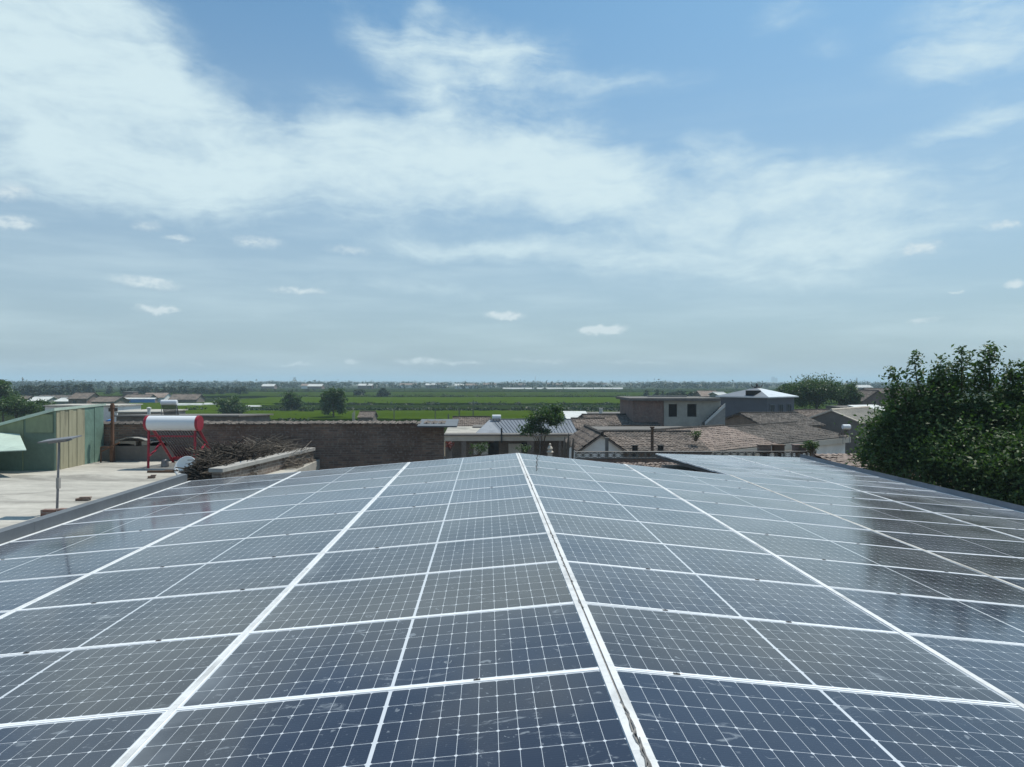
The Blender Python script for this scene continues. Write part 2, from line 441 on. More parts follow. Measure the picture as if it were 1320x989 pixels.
class MB:
    def __init__(self):
        self.v, self.f, self.m = [], [], []

    def poly(self, pts, mi=0):
        i = len(self.v)
        self.v += [tuple(p) for p in pts]
        self.f.append(tuple(range(i, i + len(pts))))
        self.m.append(mi)

    def mesh(self, verts, faces, mi=0):
        i = len(self.v)
        self.v += [tuple(p) for p in verts]
        self.f += [tuple(i + k for k in f) for f in faces]
        self.m += [mi] * len(faces)

    def box(self, x0, x1, y0, y1, z0, z1, mi=0, M4=None):
        v = [Vector((x, y, z)) for z in (z0, z1) for y in (y0, y1) for x in (x0, x1)]
        if M4 is not None:
            v = [M4 @ p for p in v]
        self.mesh(v, [(0, 2, 3, 1), (4, 5, 7, 6), (0, 1, 5, 4), (2, 6, 7, 3), (0, 4, 6, 2), (1, 3, 7, 5)], mi)

    def prism(self, prof, a, b, axis='X', mi=0):
        """profile of 2-D points run from a to b along an axis"""
        n = len(prof)

        def P(t, p):
            return (t, p[0], p[1]) if axis == 'X' else (p[0], t, p[1]) if axis == 'Y' else (p[0], p[1], t)
        v = [P(a, p) for p in prof] + [P(b, p) for p in prof]
        f = [(i, (i + 1) % n, n + (i + 1) % n, n + i) for i in range(n)]
        f += [tuple(range(n))[::-1], tuple(range(n, 2 * n))]
        self.mesh(v, f, mi)

    def tube(self, p0, p1, r0, r1=None, n=8, mi=0, cap=True):
        self.path([p0, p1], [r0, r0 if r1 is None else r1], n, mi, cap)

    def path(self, pts, rs, n=8, mi=0, cap=True):
        pts = [Vector(p) for p in pts]
        if not isinstance(rs, (list, tuple)):
            rs = [rs] * len(pts)
        v, f = [], []
        up = Vector((0, 0, 1))
        for k, p in enumerate(pts):
            t = (pts[min(k + 1, len(pts) - 1)] - pts[max(k - 1, 0)]).normalized()
            a = t.cross(up)
            if a.length < 1e-3:
                a = t.cross(Vector((0, 1, 0)))
            a.normalize()
            b = t.cross(a)
            for j in range(n):
                q = 2 * PI * j / n
                v.append(p + (a * math.cos(q) + b * math.sin(q)) * rs[k])
        for k in range(len(pts) - 1):
            for j in range(n):
                f.append((k * n + j, k * n + (j + 1) % n, (k + 1) * n + (j + 1) % n, (k + 1) * n + j))
        if cap:
            f.append(tuple(range(n))[::-1])
            f.append(tuple(range((len(pts) - 1) * n, len(pts) * n)))
        self.mesh(v, f, mi)

    def lathe(self, prof, M4, n=20, mi=0):
        v, f = [], []
        for (r, z) in prof:
            for j in range(n):
                q = 2 * PI * j / n
                v.append(M4 @ Vector((r * math.cos(q), r * math.sin(q), z)))
        for k in range(len(prof) - 1):
            for j in range(n):
                f.append((k * n + j, k * n + (j + 1) % n, (k + 1) * n + (j + 1) % n, (k + 1) * n + j))
        self.mesh(v, f, mi)

    def data(self, name, mats, smooth=False):
        me = bpy.data.meshes.new(name)
        me.from_pydata(self.v, [], self.f)
        for m in (mats if isinstance(mats, (list, tuple)) else [mats]):
            me.materials.append(m)
        me.polygons.foreach_set('material_index', self.m)
        me.update()
        uvl = me.uv_layers.new(name='UVMap')
        buf = np.zeros(len(me.loops) * 2, dtype=np.float32)
        Z = Vector((0, 0, 1))
        for p in me.polygons:
            nrm = p.normal
            t = Z.cross(nrm)
            if t.length < 0.05:
                t, b2 = Vector((1, 0, 0)), Vector((0, 1, 0))
            else:
                t.normalize()
                b2 = nrm.cross(t)
            for li in p.loop_indices:
                co = me.vertices[me.loops[li].vertex_index].co
                buf[2 * li] = co.dot(t)
                buf[2 * li + 1] = co.dot(b2)
        uvl.data.foreach_set('uv', buf)
        if smooth:
            me.polygons.foreach_set('use_smooth', [True] * len(me.polygons))
        return me

    def build(self, name, mats, parent=None, smooth=False, loc=None, rz=None):
        return link(name, self.data(name, mats, smooth), parent, loc, rz)


def link(name, me, parent=None, loc=None, rz=None):
    o = bpy.data.objects.new(name, me)
    COL.objects.link(o)
    if parent is not None:
        o.parent = parent
    if loc is not None:
        o.location = loc
    if rz is not None:
        o.rotation_euler = (0, 0, rz)
    return o


def tag(o, label=None, cat=None, group=None, kind=None):
    for k, v in (('label', label), ('category', cat), ('group', group), ('kind', kind)):
        if v:
            o[k] = v
    return o


def thing(name, label, cat, loc=(0, 0, 0), rz=0.0, group=None):
    o = bpy.data.objects.new(name, None)
    o.empty_display_size = 0.3
    COL.objects.link(o)
    o.location = loc
    o.rotation_euler = (0, 0, rz)
    return tag(o, label, cat, group)


def copy_tree(root, parent=None):
    c = root.copy()
    COL.objects.link(c)
    if parent is not None:
        c.parent = parent
        c.matrix_parent_inverse = root.matrix_parent_inverse.copy()
    for ch in root.children:
        copy_tree(ch, c)
    return c


rnd = random.Random(7)

# ------------------------------------------------------------------ ground, fields
def ground_mat():
    m, n, b = principled('village_ground')
    tc = n.new('ShaderNodeTexCoord')
    o = tc.outputs['Object']
    f = n.noise(n.mapping(o, scale=(0.35, 1.0, 1.0)), 0.012, 5.0, 0.6)
    green = n.mix(n.rng(f, 0.40, 0.60), (0.018, 0.028, 0.008, 1), (0.028, 0.038, 0.012, 1))
    bl = n.rng(n.noise(n.mapping(o, scale=(0.25, 1.0, 1.0)), 0.0045, 4.0, 0.6), 0.52, 0.62)
    green = n.mix(bl, green, (0.020, 0.032, 0.016, 1))
    sp = n.new('ShaderNodeSeparateXYZ')
    n.put(sp.inputs[0], o)
    far_pale = n.rng(n.math('ADD', sp.outputs[1], n.math('MULTIPLY', f, 500.0)), 900.0, 1500.0)
    green = n.mix(far_pale, green, (0.16, 0.165, 0.14, 1))  # pale far soil, lightened further to brighten the haze band
    near = n.rng(n.math('ADD', sp.outputs[1], n.math('MULTIPLY', n.noise(o, 0.05), 30.0)), 85.0, 120.0)
    dirt = n.mix(n.noise(o, 0.7, 6.0, 0.65), (0.10, 0.082, 0.062, 1), (0.20, 0.165, 0.125, 1))
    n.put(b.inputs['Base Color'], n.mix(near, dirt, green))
    b.inputs['Roughness'].default_value = 1.0
    b.inputs['Specular IOR Level'].default_value = 0.0
    return m


g = MB()
xs = [-16000, -4000, -1200, -400, -120, -30, 30, 120, 400, 1200, 4000, 16000]
ys = [-3000, -600, -120, -20, 30, 90, 180, 360, 700, 1400, 3000, 6000, 11000, 18000]
g.mesh([(x, y, 0) for y in ys for x in xs],
       [(j * 12 + i, j * 12 + i + 1, (j + 1) * 12 + i + 1, (j + 1) * 12 + i) for j in range(len(ys) - 1) for i in range(11)])
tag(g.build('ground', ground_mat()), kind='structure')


def crop_mat(name, c1, c2, row=0.0):
    m, n, b = principled(name)
    tc = n.new('ShaderNodeTexCoord')
    o = tc.outputs['Object']
    f = n.noise(n.mapping(o, scale=(0.3, 1.0, 1.0)), 0.06, 6.0, 0.7)
    base = n.mix(n.rng(f, 0.35, 0.65), c4(c1), c4(c2))
    f2 = n.noise(o, 1.5, 4.0, 0.7)
    base = n.mix(n.rng(f2, 0.4, 0.7, 0, 0.55), base, c4(c1, 0.55))
    n.put(b.inputs['Base Color'], base)
    b.inputs['Roughness'].default_value = 1.0
    b.inputs['Specular IOR Level'].default_value = 0.0
    return m


CROP_A = crop_mat('bright_crop', (0.043, 0.076, 0.004), (0.056, 0.092, 0.007))
CROP_B = crop_mat('mid_crop', (0.030, 0.054, 0.006), (0.040, 0.066, 0.009))
CROP_C = crop_mat('dark_crop', (0.018, 0.032, 0.007), (0.026, 0.042, 0.010))


def field_sheet(name, x0, x1, y0, y1, h, m, seed):
    """a standing crop: a slightly uneven top with a low side all round"""
    rr = np.random.RandomState(seed)
    nx, ny = 90, 24
    X, Yv = np.meshgrid(np.linspace(x0, x1, nx), np.linspace(y0, y1, ny))
    X = X + rr.uniform(-.3, .3, X.shape) * (x1 - x0) / nx
    Z = h * (0.86 + 0.28 * rr.rand(ny, nx))
    Z[0, :] = Z[-1, :] = 0.0
    Z[:, 0] = Z[:, -1] = 0.0
    Yv[1, :] = Yv[0, :] + 0.25
    v = np.stack([X.ravel(), Yv.ravel(), Z.ravel()], 1).tolist()
    f = [(j * nx + i, j * nx + i + 1, (j + 1) * nx + i + 1, (j + 1) * nx + i) for j in range(ny - 1) for i in range(nx - 1)]
    b = MB()
    b.mesh(v, f)
    return tag(b.build(name, m, smooth=False), kind='structure')


field_sheet('crop_field', -62, 46, 128, 166, 0.6, CROP_A, 1)
field_sheet('crop_field', -150, -63, 150, 225, 0.6, CROP_A, 2)
field_sheet('crop_field', -70, 60, 176, 205, 0.5, CROP_C, 3)
field_sheet('crop_field', -90, 70, 214, 300, 0.7, CROP_A, 4)
field_sheet('crop_field', -220, 190, 305, 420, 0.9, CROP_B, 5)
field_sheet('crop_field', -260, 260, 430, 560, 1.0, CROP_C, 6)
field_sheet('crop_field', 47, 130, 140, 210, 0.6, CROP_B, 7)
field_sheet('crop_field', 62, 180, 216, 300, 0.7, CROP_B, 8)

# ------------------------------------------------------------------ haze
HAZE = 3.9e-4
hb = MB()
hb.box(-17500, 17500, -3500, 18500, -1.0, 42.0)
hm = bpy.data.materials.new('haze_air')
hm.use_nodes = True
hn = hm.node_tree
hn.nodes.clear()
pv = hn.nodes.new('ShaderNodeVolumePrincipled')
pv.inputs['Color'].default_value = (0.66, 0.86, 1.0, 1)
pv.inputs['Density'].default_value = HAZE
pv.inputs['Anisotropy'].default_value = 0.0
ho = hn.nodes.new('ShaderNodeOutputMaterial')
hn.links.new(pv.outputs[0], ho.inputs['Volume'])
tag(hb.build('haze', hm), kind='stuff')

# ------------------------------------------------------------------ the solar roof
CX, HR, TL, TR, G0, Y0, RP, HALF = 0.6458, 1.5423, 0.0826, 0.1055, 0.019, 3.7813, 1.1284, 1.139
cL, cR = 1 / math.sqrt(1 + TL * TL), 1 / math.sqrt(1 + TR * TR)
ROWS = 10                                      # seams -1 .. 10 on the main roof
EXT = 16                                       # the right part runs on to seam 16
PITCH = 2 * HALF + 0.02
D4 = G0 + 2 * PITCH - 0.01                     # distance from the ridge to the dusty seam
D8 = G0 + 4 * PITCH - 0.01
ZR = H - HR                                    # ridge height
z4 = ZR - D4 * cR * TR
z8 = H - 2.40
T2 = (z4 - z8) / (D8 - D4)


def yrow(r):
    return Y0 + r * RP


YE, YX = yrow(ROWS), yrow(EXT)


def surf(s, dist, y):
    """a point of the panel plane: side of the ridge, distance from it, distance ahead"""
    if s < 0:
        return Vector((CX - dist * cL, y, ZR - dist * cL * TL))
    x = CX + dist * cR
    if dist <= D4 and (y <= YE + 0.001 or dist < D4 - 0.2):
        return Vector((x, y, ZR - dist * cR * TR))
    e = max(0.0, (y - YE) / (YX - YE))
    za = z4 - 0.235 * e
    k = (dist - D4) / (D8 - D4)
    return Vector((x, y, za + (z8 + 0.01 * e - za) * k))


PLX, PLY = 2 * HALF, RP - 0.004
LIP = 0.016
fr = MB()
hx, hy = PLX / 2, PLY / 2
for (a, b_, c_, d_) in ((-hx, hx, -hy, -hy + LIP), (-hx, hx, hy - LIP, hy), (-hx, -hx + LIP, -hy + LIP, hy - LIP), (hx - LIP, hx, -hy + LIP, hy - LIP)):
    fr.box(a, b_, c_, d_, -0.035, 0.0)
frame_me = fr.data('frame', M['frame'])
gl = MB()
gx, gy = hx - LIP, hy - LIP
MARG, MID = 0.010, 0.0085
cells_x = [-gx, -gx + MARG, -MID, MID, gx - MARG, gx]
cells_y = [-gy, -gy + MARG, gy - MARG, gy]
for i in range(5):
    for j in range(3):
        gl.poly([(cells_x[i], cells_y[j], -0.003), (cells_x[i + 1], cells_y[j], -0.003), (cells_x[i + 1], cells_y[j + 1], -0.003), (cells_x[i], cells_y[j + 1], -0.003)])
glass_me = gl.data('glass', M['cells'])
ub = np.zeros(len(glass_me.loops) * 2, dtype=np.float32)
k = 0
for i in range(5):
    for j in range(3):
        quad = ((0, 0), (12, 0), (12, 6), (0, 6)) if (i in (1, 3) and j == 1) else ((0, 0),) * 4
        for q in quad:
            ub[2 * k], ub[2 * k + 1] = q
            k += 1
glass_me.uv_layers[0].data.foreach_set('uv', ub)
cl = MB()
cl.box(-0.018, 0.018, -0.009, 0.009, 0.001, 0.004)
cl.tube((0, 0, 0.004), (0, 0, 0.007), 0.005, n=6)
clamp_me = cl.data('clamp', M['black'])

ORD = ['nearest', 'second', 'third', 'fourth', 'fifth', 'sixth', 'seventh', 'eighth', 'ninth', 'tenth', 'eleventh', 'twelfth', 'thirteenth', 'fourteenth', 'fifteenth', 'sixteenth', 'seventeenth', 'eighteenth']
COLW = ['first', 'second', 'third', 'fourth']
for s, ncol in ((-1, 3), (1, 4)):
    for c in range(ncol):
        r1 = EXT if (s > 0 and c >= 2) else ROWS
        for r in range(-1, r1):
            if s > 0 and c >= 2 and r < 1:
                continue
            dist = G0 + c * PITCH + HALF
            y = yrow(r + 0.5)
            p = surf(s, dist, y)
            xa = (surf(s, dist + 0.5, y) - surf(s, dist - 0.5, y)).normalized()
            ya = (surf(s, dist, y + 0.5) - surf(s, dist, y - 0.5)).normalized() * s
            za = xa.cross(ya).normalized()
            ya = za.cross(xa)
            jit = Matrix.Rotation(R(rnd.gauss(0, 0.10)), 3, 'X') @ Matrix.Rotation(R(rnd.gauss(0, 0.07)), 3, 'Y')
            MM = Matrix((xa, ya, za)).transposed() @ jit
            o = thing('solar_panel', '%s solar panel from the front in the %s column %s of the white ridge' % (ORD[r + 1], COLW[c], 'left' if s < 0 else 'right'),
                      'solar panel', group='solar panels on the roof')
            o.matrix_world = Matrix.Translation(p) @ MM.to_4x4()
            link('frame', frame_me, o)
            link('glass', glass_me, o)
            for cxp in ((-0.62,), (0.55,), (-.6, .5), ())[rnd.randrange(4)]:
                link('clamp', clamp_me, o, (cxp + rnd.uniform(-.2, .2), hy, 0))


def strip(name, label, cat, s, dist, w, r0, r1, m, lift=0.004, wob=0.0):
    """a seam strip that lies on the frames on either side of a seam"""
    b = MB()
    n = (r1 - r0) * 3
    L, Rr = [], []
    for i in range(n + 1):
        y = yrow(r0 + (r1 - r0) * i / n)
        ww = w * (1 + wob * rnd.uniform(-1, 1))
        L.append(surf(s, max(dist - ww / 2, 0.0), y) + Vector((0, 0, lift)))
        Rr.append(surf(s, dist + ww / 2, y) + Vector((0, 0, lift)))
    for i in range(n):
        b.poly([L[i], Rr[i], Rr[i + 1], L[i + 1]] if s > 0 else [Rr[i], L[i], L[i + 1], Rr[i + 1]])
        for E_ in (L, Rr):
            dz = Vector((0, 0, 0.012))
            b.poly([E_[i], E_[i + 1], E_[i + 1] - dz, E_[i] - dz])
    return tag(b.build(name, m), label, cat, 'white strips over the panel seams')


strip('seam_strip', 'white strip over the first long panel seam left of the ridge', 'seam strip', -1, G0 + PITCH - 0.01, 0.034, -1, ROWS, M['strip'])
strip('seam_strip', 'white strip over the second long panel seam left of the ridge', 'seam strip', -1, G0 + 2 * PITCH - 0.01, 0.034, -1, ROWS, M['strip'])
strip('seam_strip', 'white strip over the left roof edge beside the dark kerb', 'seam strip', -1, G0 + 3 * PITCH - 0.01, 0.034, -1, ROWS, M['strip'])
strip('seam_strip', 'white strip with dusty patches over the first long panel seam right of the ridge', 'seam strip', 1, G0 + PITCH - 0.01, 0.046, -1, ROWS, M['strip'], wob=0.08)
strip('seam_strip', 'dusty beige strip over the second long panel seam right of the ridge', 'seam strip', 1, D4, 0.046, 1, ROWS, M['dusty_strip'], wob=0.2)
strip('seam_strip', 'white strip over the third long panel seam right of the ridge', 'seam strip', 1, G0 + 3 * PITCH - 0.01, 0.034, 1, EXT, M['strip'])
strip('seam_strip', 'white strip over the right roof edge beside the pale kerb', 'seam strip', 1, D8, 0.04, 1, EXT, M['strip'])
rt = thing('ridge_cap', 'pair of white strips with a dark gap along the roof ridge', 'ridge cap', (CX, 0, ZR))
for s in (-1, 1):
    b = MB()
    for i in range(33):
        ya, yb = yrow(-1 + i / 3.0), yrow(-1 + (i + 1) / 3.0)
        o3 = Vector((-CX, 0, -ZR + 0.005))
        e0, e1 = 0.006, 0.043
        q = [surf(s, e0, ya) + o3, surf(s, e1, ya) + o3, surf(s, e1, yb) + o3, surf(s, e0, yb) + o3]
        b.poly(q if s > 0 else q[::-1])
        b.poly([q[1], q[1] - Vector((0, 0, .01)), q[2] - Vector((0, 0, .01)), q[2]])
        b.poly([q[0], q[0] - Vector((0, 0, .03)), q[3] - Vector((0, 0, .03)), q[3]])
    b.build('strip', M['strip'], rt)
b = MB()
b.box(-0.03, 0.03, yrow(-1), YE, -0.012, -0.004)
for i in range(26):                            # cable ties and dry litter in the gap
    y = yrow(-1) + rnd.random() ** 1.5 * 11
    b.path([(rnd.uniform(-.012, .012), y + k * 0.06, 0.004 + 0.006 * rnd.random()) for k in range(4)], 0.0035, 4)
b.build('gap_filler', M['gap_grey'], rt)
# dark line laid over the panels in place of the mast's reflection
wv = [surf(1, 0.42 - 0.012 * i + 0.01 * math.sin(i * 1.3), YE - 0.02 - i * 0.16) + Vector((0, 0, 0.006)) for i in range(18)]
b = MB()
b.path(wv, 0.006, 5)
tag(b.build('mast_reflection', M['black']), 'dark line standing in for the mast reflection on the far panels', 'reflection')

# the house below the panels
hs = thing('panel_house', 'house whose low gabled roof is covered with solar panels', 'house', (0, 0, 0))
b = MB()
XL, XR, X4 = CX - (G0 + 3 * PITCH) * cL, CX + D8 * cR, CX + D4 * cR
zl = ZR - (CX - XL) * TL
dz = 0.12
prof = [(XL, 0), (XL, zl - dz), (CX, ZR - dz), (X4, z4 - dz), (X4, 0)]
b.prism(prof, 0.0, YE - 0.05, 'Y')
b.prism([(X4 + 0.15, 0), (X4 + 0.15, z4 - dz - 0.45), (XR, z8 - dz - .1), (XR, 0)], 0.0, YX - 0.15, 'Y')
b.build('wall', M['plaster'], hs)
b = MB()
for (x0, za, x1, zb, y1) in ((XL, zl, CX, ZR, YE), (CX, ZR, X4, z4, YE)):
    b.prism([(x0, za - 0.10), (x0, za - 0.05), (x1, zb - 0.05), (x1, zb - 0.10)], 0.0, y1 - 0.02, 'Y')
b.build('roof_deck', M['deck'], hs)
b = MB()
yy = [0.0, YE] + [YE + (YX - 0.02 - YE) * i / 8 for i in range(1, 9)]
for i in range(len(yy) - 1):
    for k in range(4):
        da, db = D4 + 0.02 + (D8 - D4 - 0.02) * k / 4, D4 + 0.02 + (D8 - D4 - 0.02) * (k + 1) / 4
        q = [surf(1, da, yy[i]), surf(1, db, yy[i]), surf(1, db, yy[i + 1]), surf(1, da, yy[i + 1])]
        up, dn = Vector((0, 0, -0.055)), Vector((0, 0, -0.12))
        b.poly([p + up for p in q])
        b.poly([p + dn for p in q[::-1]])
        if k == 0:
            b.poly([q[0] + up, q[3] + up, q[3] + dn, q[0] + dn])
        if i == len(yy) - 2:
            b.poly([q[3] + up, q[2] + up, q[2] + dn, q[3] + dn])
b.build('roof_deck', M['deck'], hs)
kb = MB()
y = 0.0
while y < YE - 0.1:
    y1 = min(y + 2.5, YE + 0.02)
    kb.prism([(XL - 0.13, zl - 0.35), (XL - 0.13, zl + 0.165), (XL - 0.015, zl + 0.150), (XL - 0.015, zl - 0.35)], y + 0.004, y1, 'Y')
    y = y1
tag(kb.build('kerb', M['flash_dark'], hs), 'dark grey sheet metal kerb along the left edge')
kb = MB()
y = 0.0
while y < YX - 0.1:
    y1 = min(y + 2.8, YX + 0.02)
    kb.prism([(XR + 0.015, z8 - 0.5), (XR + 0.015, z8 + 0.115), (XR + 0.06, z8 + 0.105), (XR + 0.06, z8 - 0.5)], y + 0.004, y1, 'Y')
    y = y1
tag(kb.build('kerb', M['flash_pale'], hs), 'pale grey sheet metal kerb along the right edge')  # paler tone puts the metal's sky reflection into the colour

# ------------------------------------------------------------------ left: flat concrete roof and what stands on it
ZC = H - 2.25
YB = 20.3
fl = thing('flat_roof_house', 'house with a bare weathered concrete flat roof left of the panels', 'house', (XL - 6, 10, 0))
b = MB()
ox, oy = XL - 6, 10
b.box(-32 - ox, XL - 0.14 - ox, 0 - oy, YB - 0.02 - oy, ZC - 0.25, ZC)
b.box(XL - 0.14 - ox, -4.75 - ox, YE + 0.05 - oy, YB - 0.02 - oy, ZC - 0.25, ZC)
b.build('roof_slab', M['concrete'], fl)
b = MB()
b.box(-31.9 - ox, XL - 0.3 - ox, 0.1 - oy, YB - 0.1 - oy, 0, ZC - 0.25)
b.build('wall', M['plaster'], fl)
# parapet with a concrete coping, running away from the panels
pa, pb = Vector((-5.75, 15.25, 0)), Vector((-4.95, 19.9, 0))
dv = (pb - pa).normalized()
ang = math.atan2(dv.y, dv.x)
pw = thing('parapet_wall', 'low brick parapet with a pale concrete top beside the twig pile', 'wall', (pa.x, pa.y, 0), ang)
L = (pb - pa).length
b = MB()
b.box(0, L, -0.11, 0.11, 3.0, H - 1.95)
b.build('brickwork', M['brick_grey'], pw)
b = MB()
b.box(-0.04, L + 0.03, -0.16, 0.16, H - 1.949, H - 1.87)
b.build('coping', M['coping'], pw)

# tall brick wall at the back with a tile coping
bw = thing('brick_wall', 'long dark old brick wall with a row of coping tiles behind the concrete roof', 'wall', (X_at(240, YB), YB, 0))
ox = X_at(240, YB)
xr = X_at(572, YB)
ztop = Z_at(547, YB, 400)
b = MB()
b.box(X_at(120, YB) - ox, xr - ox, 0, 0.30, 0, ztop)
b.build('brickwork', M['brick_dark'], bw)
b = MB()
x = X_at(120, YB) - ox
while x < xr - ox:
    w = 0.2 + rnd.uniform(-.015, .015)
    t = rnd.uniform(-.012, .012)
    b.prism([(-0.07, ztop + 0.004 + t), (-0.07, ztop + 0.026 + t), (0.37, ztop + 0.07 + t), (0.37, ztop + 0.045 + t)], x + 0.012, x + w, 'X')
    b.tube((x + w / 2, -0.085, ztop + 0.025 + t), (x + w / 2, 0.37, ztop + 0.065 + t), 0.026, n=6)
    x += w + 0.012
b.build('coping', M['tile_grey'], bw)
b = MB()
xc = X_at(540, YB) - ox
b.prism([(-0.5, ztop - 0.06), (-0.5, ztop - 0.02), (0.8, ztop + 0.10), (0.8, ztop + 0.06)], xc, X_at(590, YB) - ox, 'X')
tag(b.build('canopy_sheet', M['flash_dark'], bw), 'dark sheet jutting from the right end of the wall')

lp = thing('low_wall', 'low dark grey rendered wall along the back of the concrete roof', 'wall', (X_at(185, 20.1), 20.15, ZC))
b = MB()
b.box(X_at(128, 20.1) - X_at(185, 20.1), X_at(262, 20.1) - X_at(185, 20.1), -0.08, 0.12, 0, 0.42)
b.build('render_coat', M['dark_concrete'], lp)
b = MB()
for i in range(9):
    x = rnd.uniform(-0.9, 0.5)
    b.box(x, x + rnd.uniform(0.25, 0.7), -0.06, 0.1, 0.421 + i * .001, 0.46 + i * .012)
b.build('loose_slab', M['plaster'], lp)
# sagging grey sheet on the low wall
b = MB()
n = 10
P_ = [[Vector((X_at(150 + 42 * i / n, 19.95), 19.9 + 0.35 * j, ZC + 0.56 + 0.10 * math.sin(PI * i / n) * (1 - 0.2 * j) + 0.03 * rnd.random())) for i in range(n + 1)] for j in range(2)]
for i in range(n):
    b.poly([P_[0][i], P_[0][i + 1], P_[1][i + 1], P_[1][i]])
    b.poly([P_[0][i] - Vector((0, 0, .02)), P_[1][i] - Vector((0, 0, .02)), P_[1][i + 1] - Vector((0, 0, .02)), P_[0][i + 1] - Vector((0, 0, .02))])
    b.poly([P_[0][i] - Vector((0, 0, .02)), P_[0][i + 1] - Vector((0, 0, .02)), P_[0][i + 1], P_[0][i]])
tag(b.build('grey_tarp', M['plaster']), 'sagging grey sheet over the low wall left of the red water heater', 'tarpaulin')
# rusty post
b = MB()
pp = at(145, 590, 19.85)
b.box(pp.x - 0.03, pp.x + 0.03, pp.y - 0.04, pp.y + 0.04, ZC, Z_at(520, 19.85, 145))
b.box(pp.x - 0.04, pp.x + 0.04, pp.y - 0.05, pp.y + 0.05, Z_at(526, 19.85, 145), Z_at(522, 19.85, 145))
b.box(pp.x - 0.045, pp.x + 0.045, pp.y - 0.06, pp.y + 0.06, ZC + 0.002, ZC + 0.5)
tag(b.build('rusty_post', M['rust']), 'rusty brown square post between the green shed and the water heater', 'post')
for (px, py, ln, hh, lab) in ((142, 566, 0.5, 0.25, 'dark scrap metal bracket leaning beside the rusty post'),):
    b = MB()
    q = at(px, 588, 19.7)
    b.tube((q.x - ln / 2, q.y, ZC + 0.3), (q.x + ln / 2, q.y, ZC + 0.55), 0.02, n=6)
    b.tube((q.x - ln / 2, q.y, ZC), (q.x - ln / 2, q.y, ZC + 0.42), 0.02, n=6)
    b.tube((q.x - ln / 2, q.y, ZC + 0.42), (q.x, q.y - 0.1, ZC + 0.44), 0.02, n=6)
    tag(b.build('scrap_bracket', M['rust']), lab, 'scrap metal')

# solar water heater
YH = 18.45
hp = at(190, 602, YH)
wh = thing('water_heater', 'red framed solar water heater with a white tank on the concrete roof', 'water heater', (hp.x, hp.y, ZC), R(-3))
TLN = 1.32
ht = 1.15
b = MB()
Mx = Matrix.Translation((-0.02, 0.05, ht)) @ Matrix.Rotation(PI / 2, 4, 'Y')
b.lathe([(0.0, 0.0), (0.19, 0.0), (0.19, 0.06), (0.19, TLN - 0.06), (0.19, TLN), (0.0, TLN)], Mx, 28)
tk = b.build('tank', M['tank'], wh, smooth=False)
for i, (a0, a1, rr) in enumerate(((-0.045, 0.05, 0.197), (TLN - 0.05, TLN + 0.045, 0.197))):
    b = MB()
    b.lathe([(0.0, a0), (rr * 0.8, a0), (rr, a0 + 0.03), (rr, a1 - 0.03), (rr * .985, a1), (0.0, a1)], Mx, 28)
    b.build('tank_end', M['red_paint'], tk)
b = MB()
NT = 15
for i in range(NT):
    x = 0.14 + (TLN - 0.28) * i / (NT - 1)
    b.tube((x, 0.10, ht - 0.12), (x, 1.25, 0.16), 0.022, n=10)
b.build('tubes', M['tube'], wh, smooth=True)
b = MB()
b.box(0.05, TLN - 0.05, 1.2, 1.30, 0.08, 0.15)
b.build('tube_foot', M['red_paint'], wh)
for x in (0.02, TLN - 0.10):
    b = MB()
    b.tube((x, 0.0, 0), (x, 0.03, ht - 0.15), 0.034, n=6)
    b.build('leg', M['red_paint'], wh)
    b = MB()
    b.tube((x + 0.02, 1.27, 0.0), (x + 0.02, 0.12, ht - 0.10), 0.036, n=6)
    b.build('leg', M['red_paint'], wh)
    b = MB()
    b.path([(x, 0.02, 0.30), (x + 0.005, 0.3, 0.40), (x + 0.015, 0.62, 0.62)], 0.03, 6)
    b.build('brace', M['red_paint'], wh)
b = MB()
b.tube((0.02, 0.02, 0.82), (TLN - 0.1, 0.02, 0.82), 0.018, n=6)
b.tube((0.02, 0.55, 0.74), (TLN - 0.1, 0.55, 0.74), 0.018, n=6)
b.build('crossbar', M['red_paint'], wh)
b = MB()
q = Vector((0.28, -0.05, 0))
b.lathe([(0.0, 0.0), (0.09, 0.0), (0.10, 0.02), (0.085, 0.16), (0.05, 0.19), (0.0, 0.2)], Matrix.Translation((hp.x + 0.33, hp.y + 0.25, ZC)), 12)
tag(b.build('small_pot', M['steel']), 'small grey pot under the left end of the red water heater', 'pot')

# dish
dp = at(239, 611, 16.3)
ds = thing('satellite_dish', 'white satellite dish tilted up against the dark twig pile', 'satellite dish', (dp.x, dp.y, ZC))
b = MB()
Mdish = Matrix.Translation((0, 0, 0.29)) @ Matrix.Rotation(R(-25), 4, 'Z') @ Matrix.Rotation(R(62), 4, 'X') @ Matrix.Rotation(R(18), 4, 'Y')
prof = [(0.0, -0.06), (0.08, -0.057), (0.15, -0.045), (0.21, -0.022), (0.25, 0.0), (0.255, 0.004), (0.25, 0.010), (0.21, -0.012), (0.15, -0.035), (0.08, -0.047), (0.0, -0.05)]
b.lathe(prof, Mdish, 28)
b.build('reflector', M['white_paint'], ds, smooth=True)
b = MB()
b.tube((0.0, 0.02, 0), (0.0, 0.05, 0.28), 0.018, n=8)
b.box(-0.14, 0.14, -0.1, 0.14, 0.0, 0.02)
b.build('stand', M['steel'], ds)
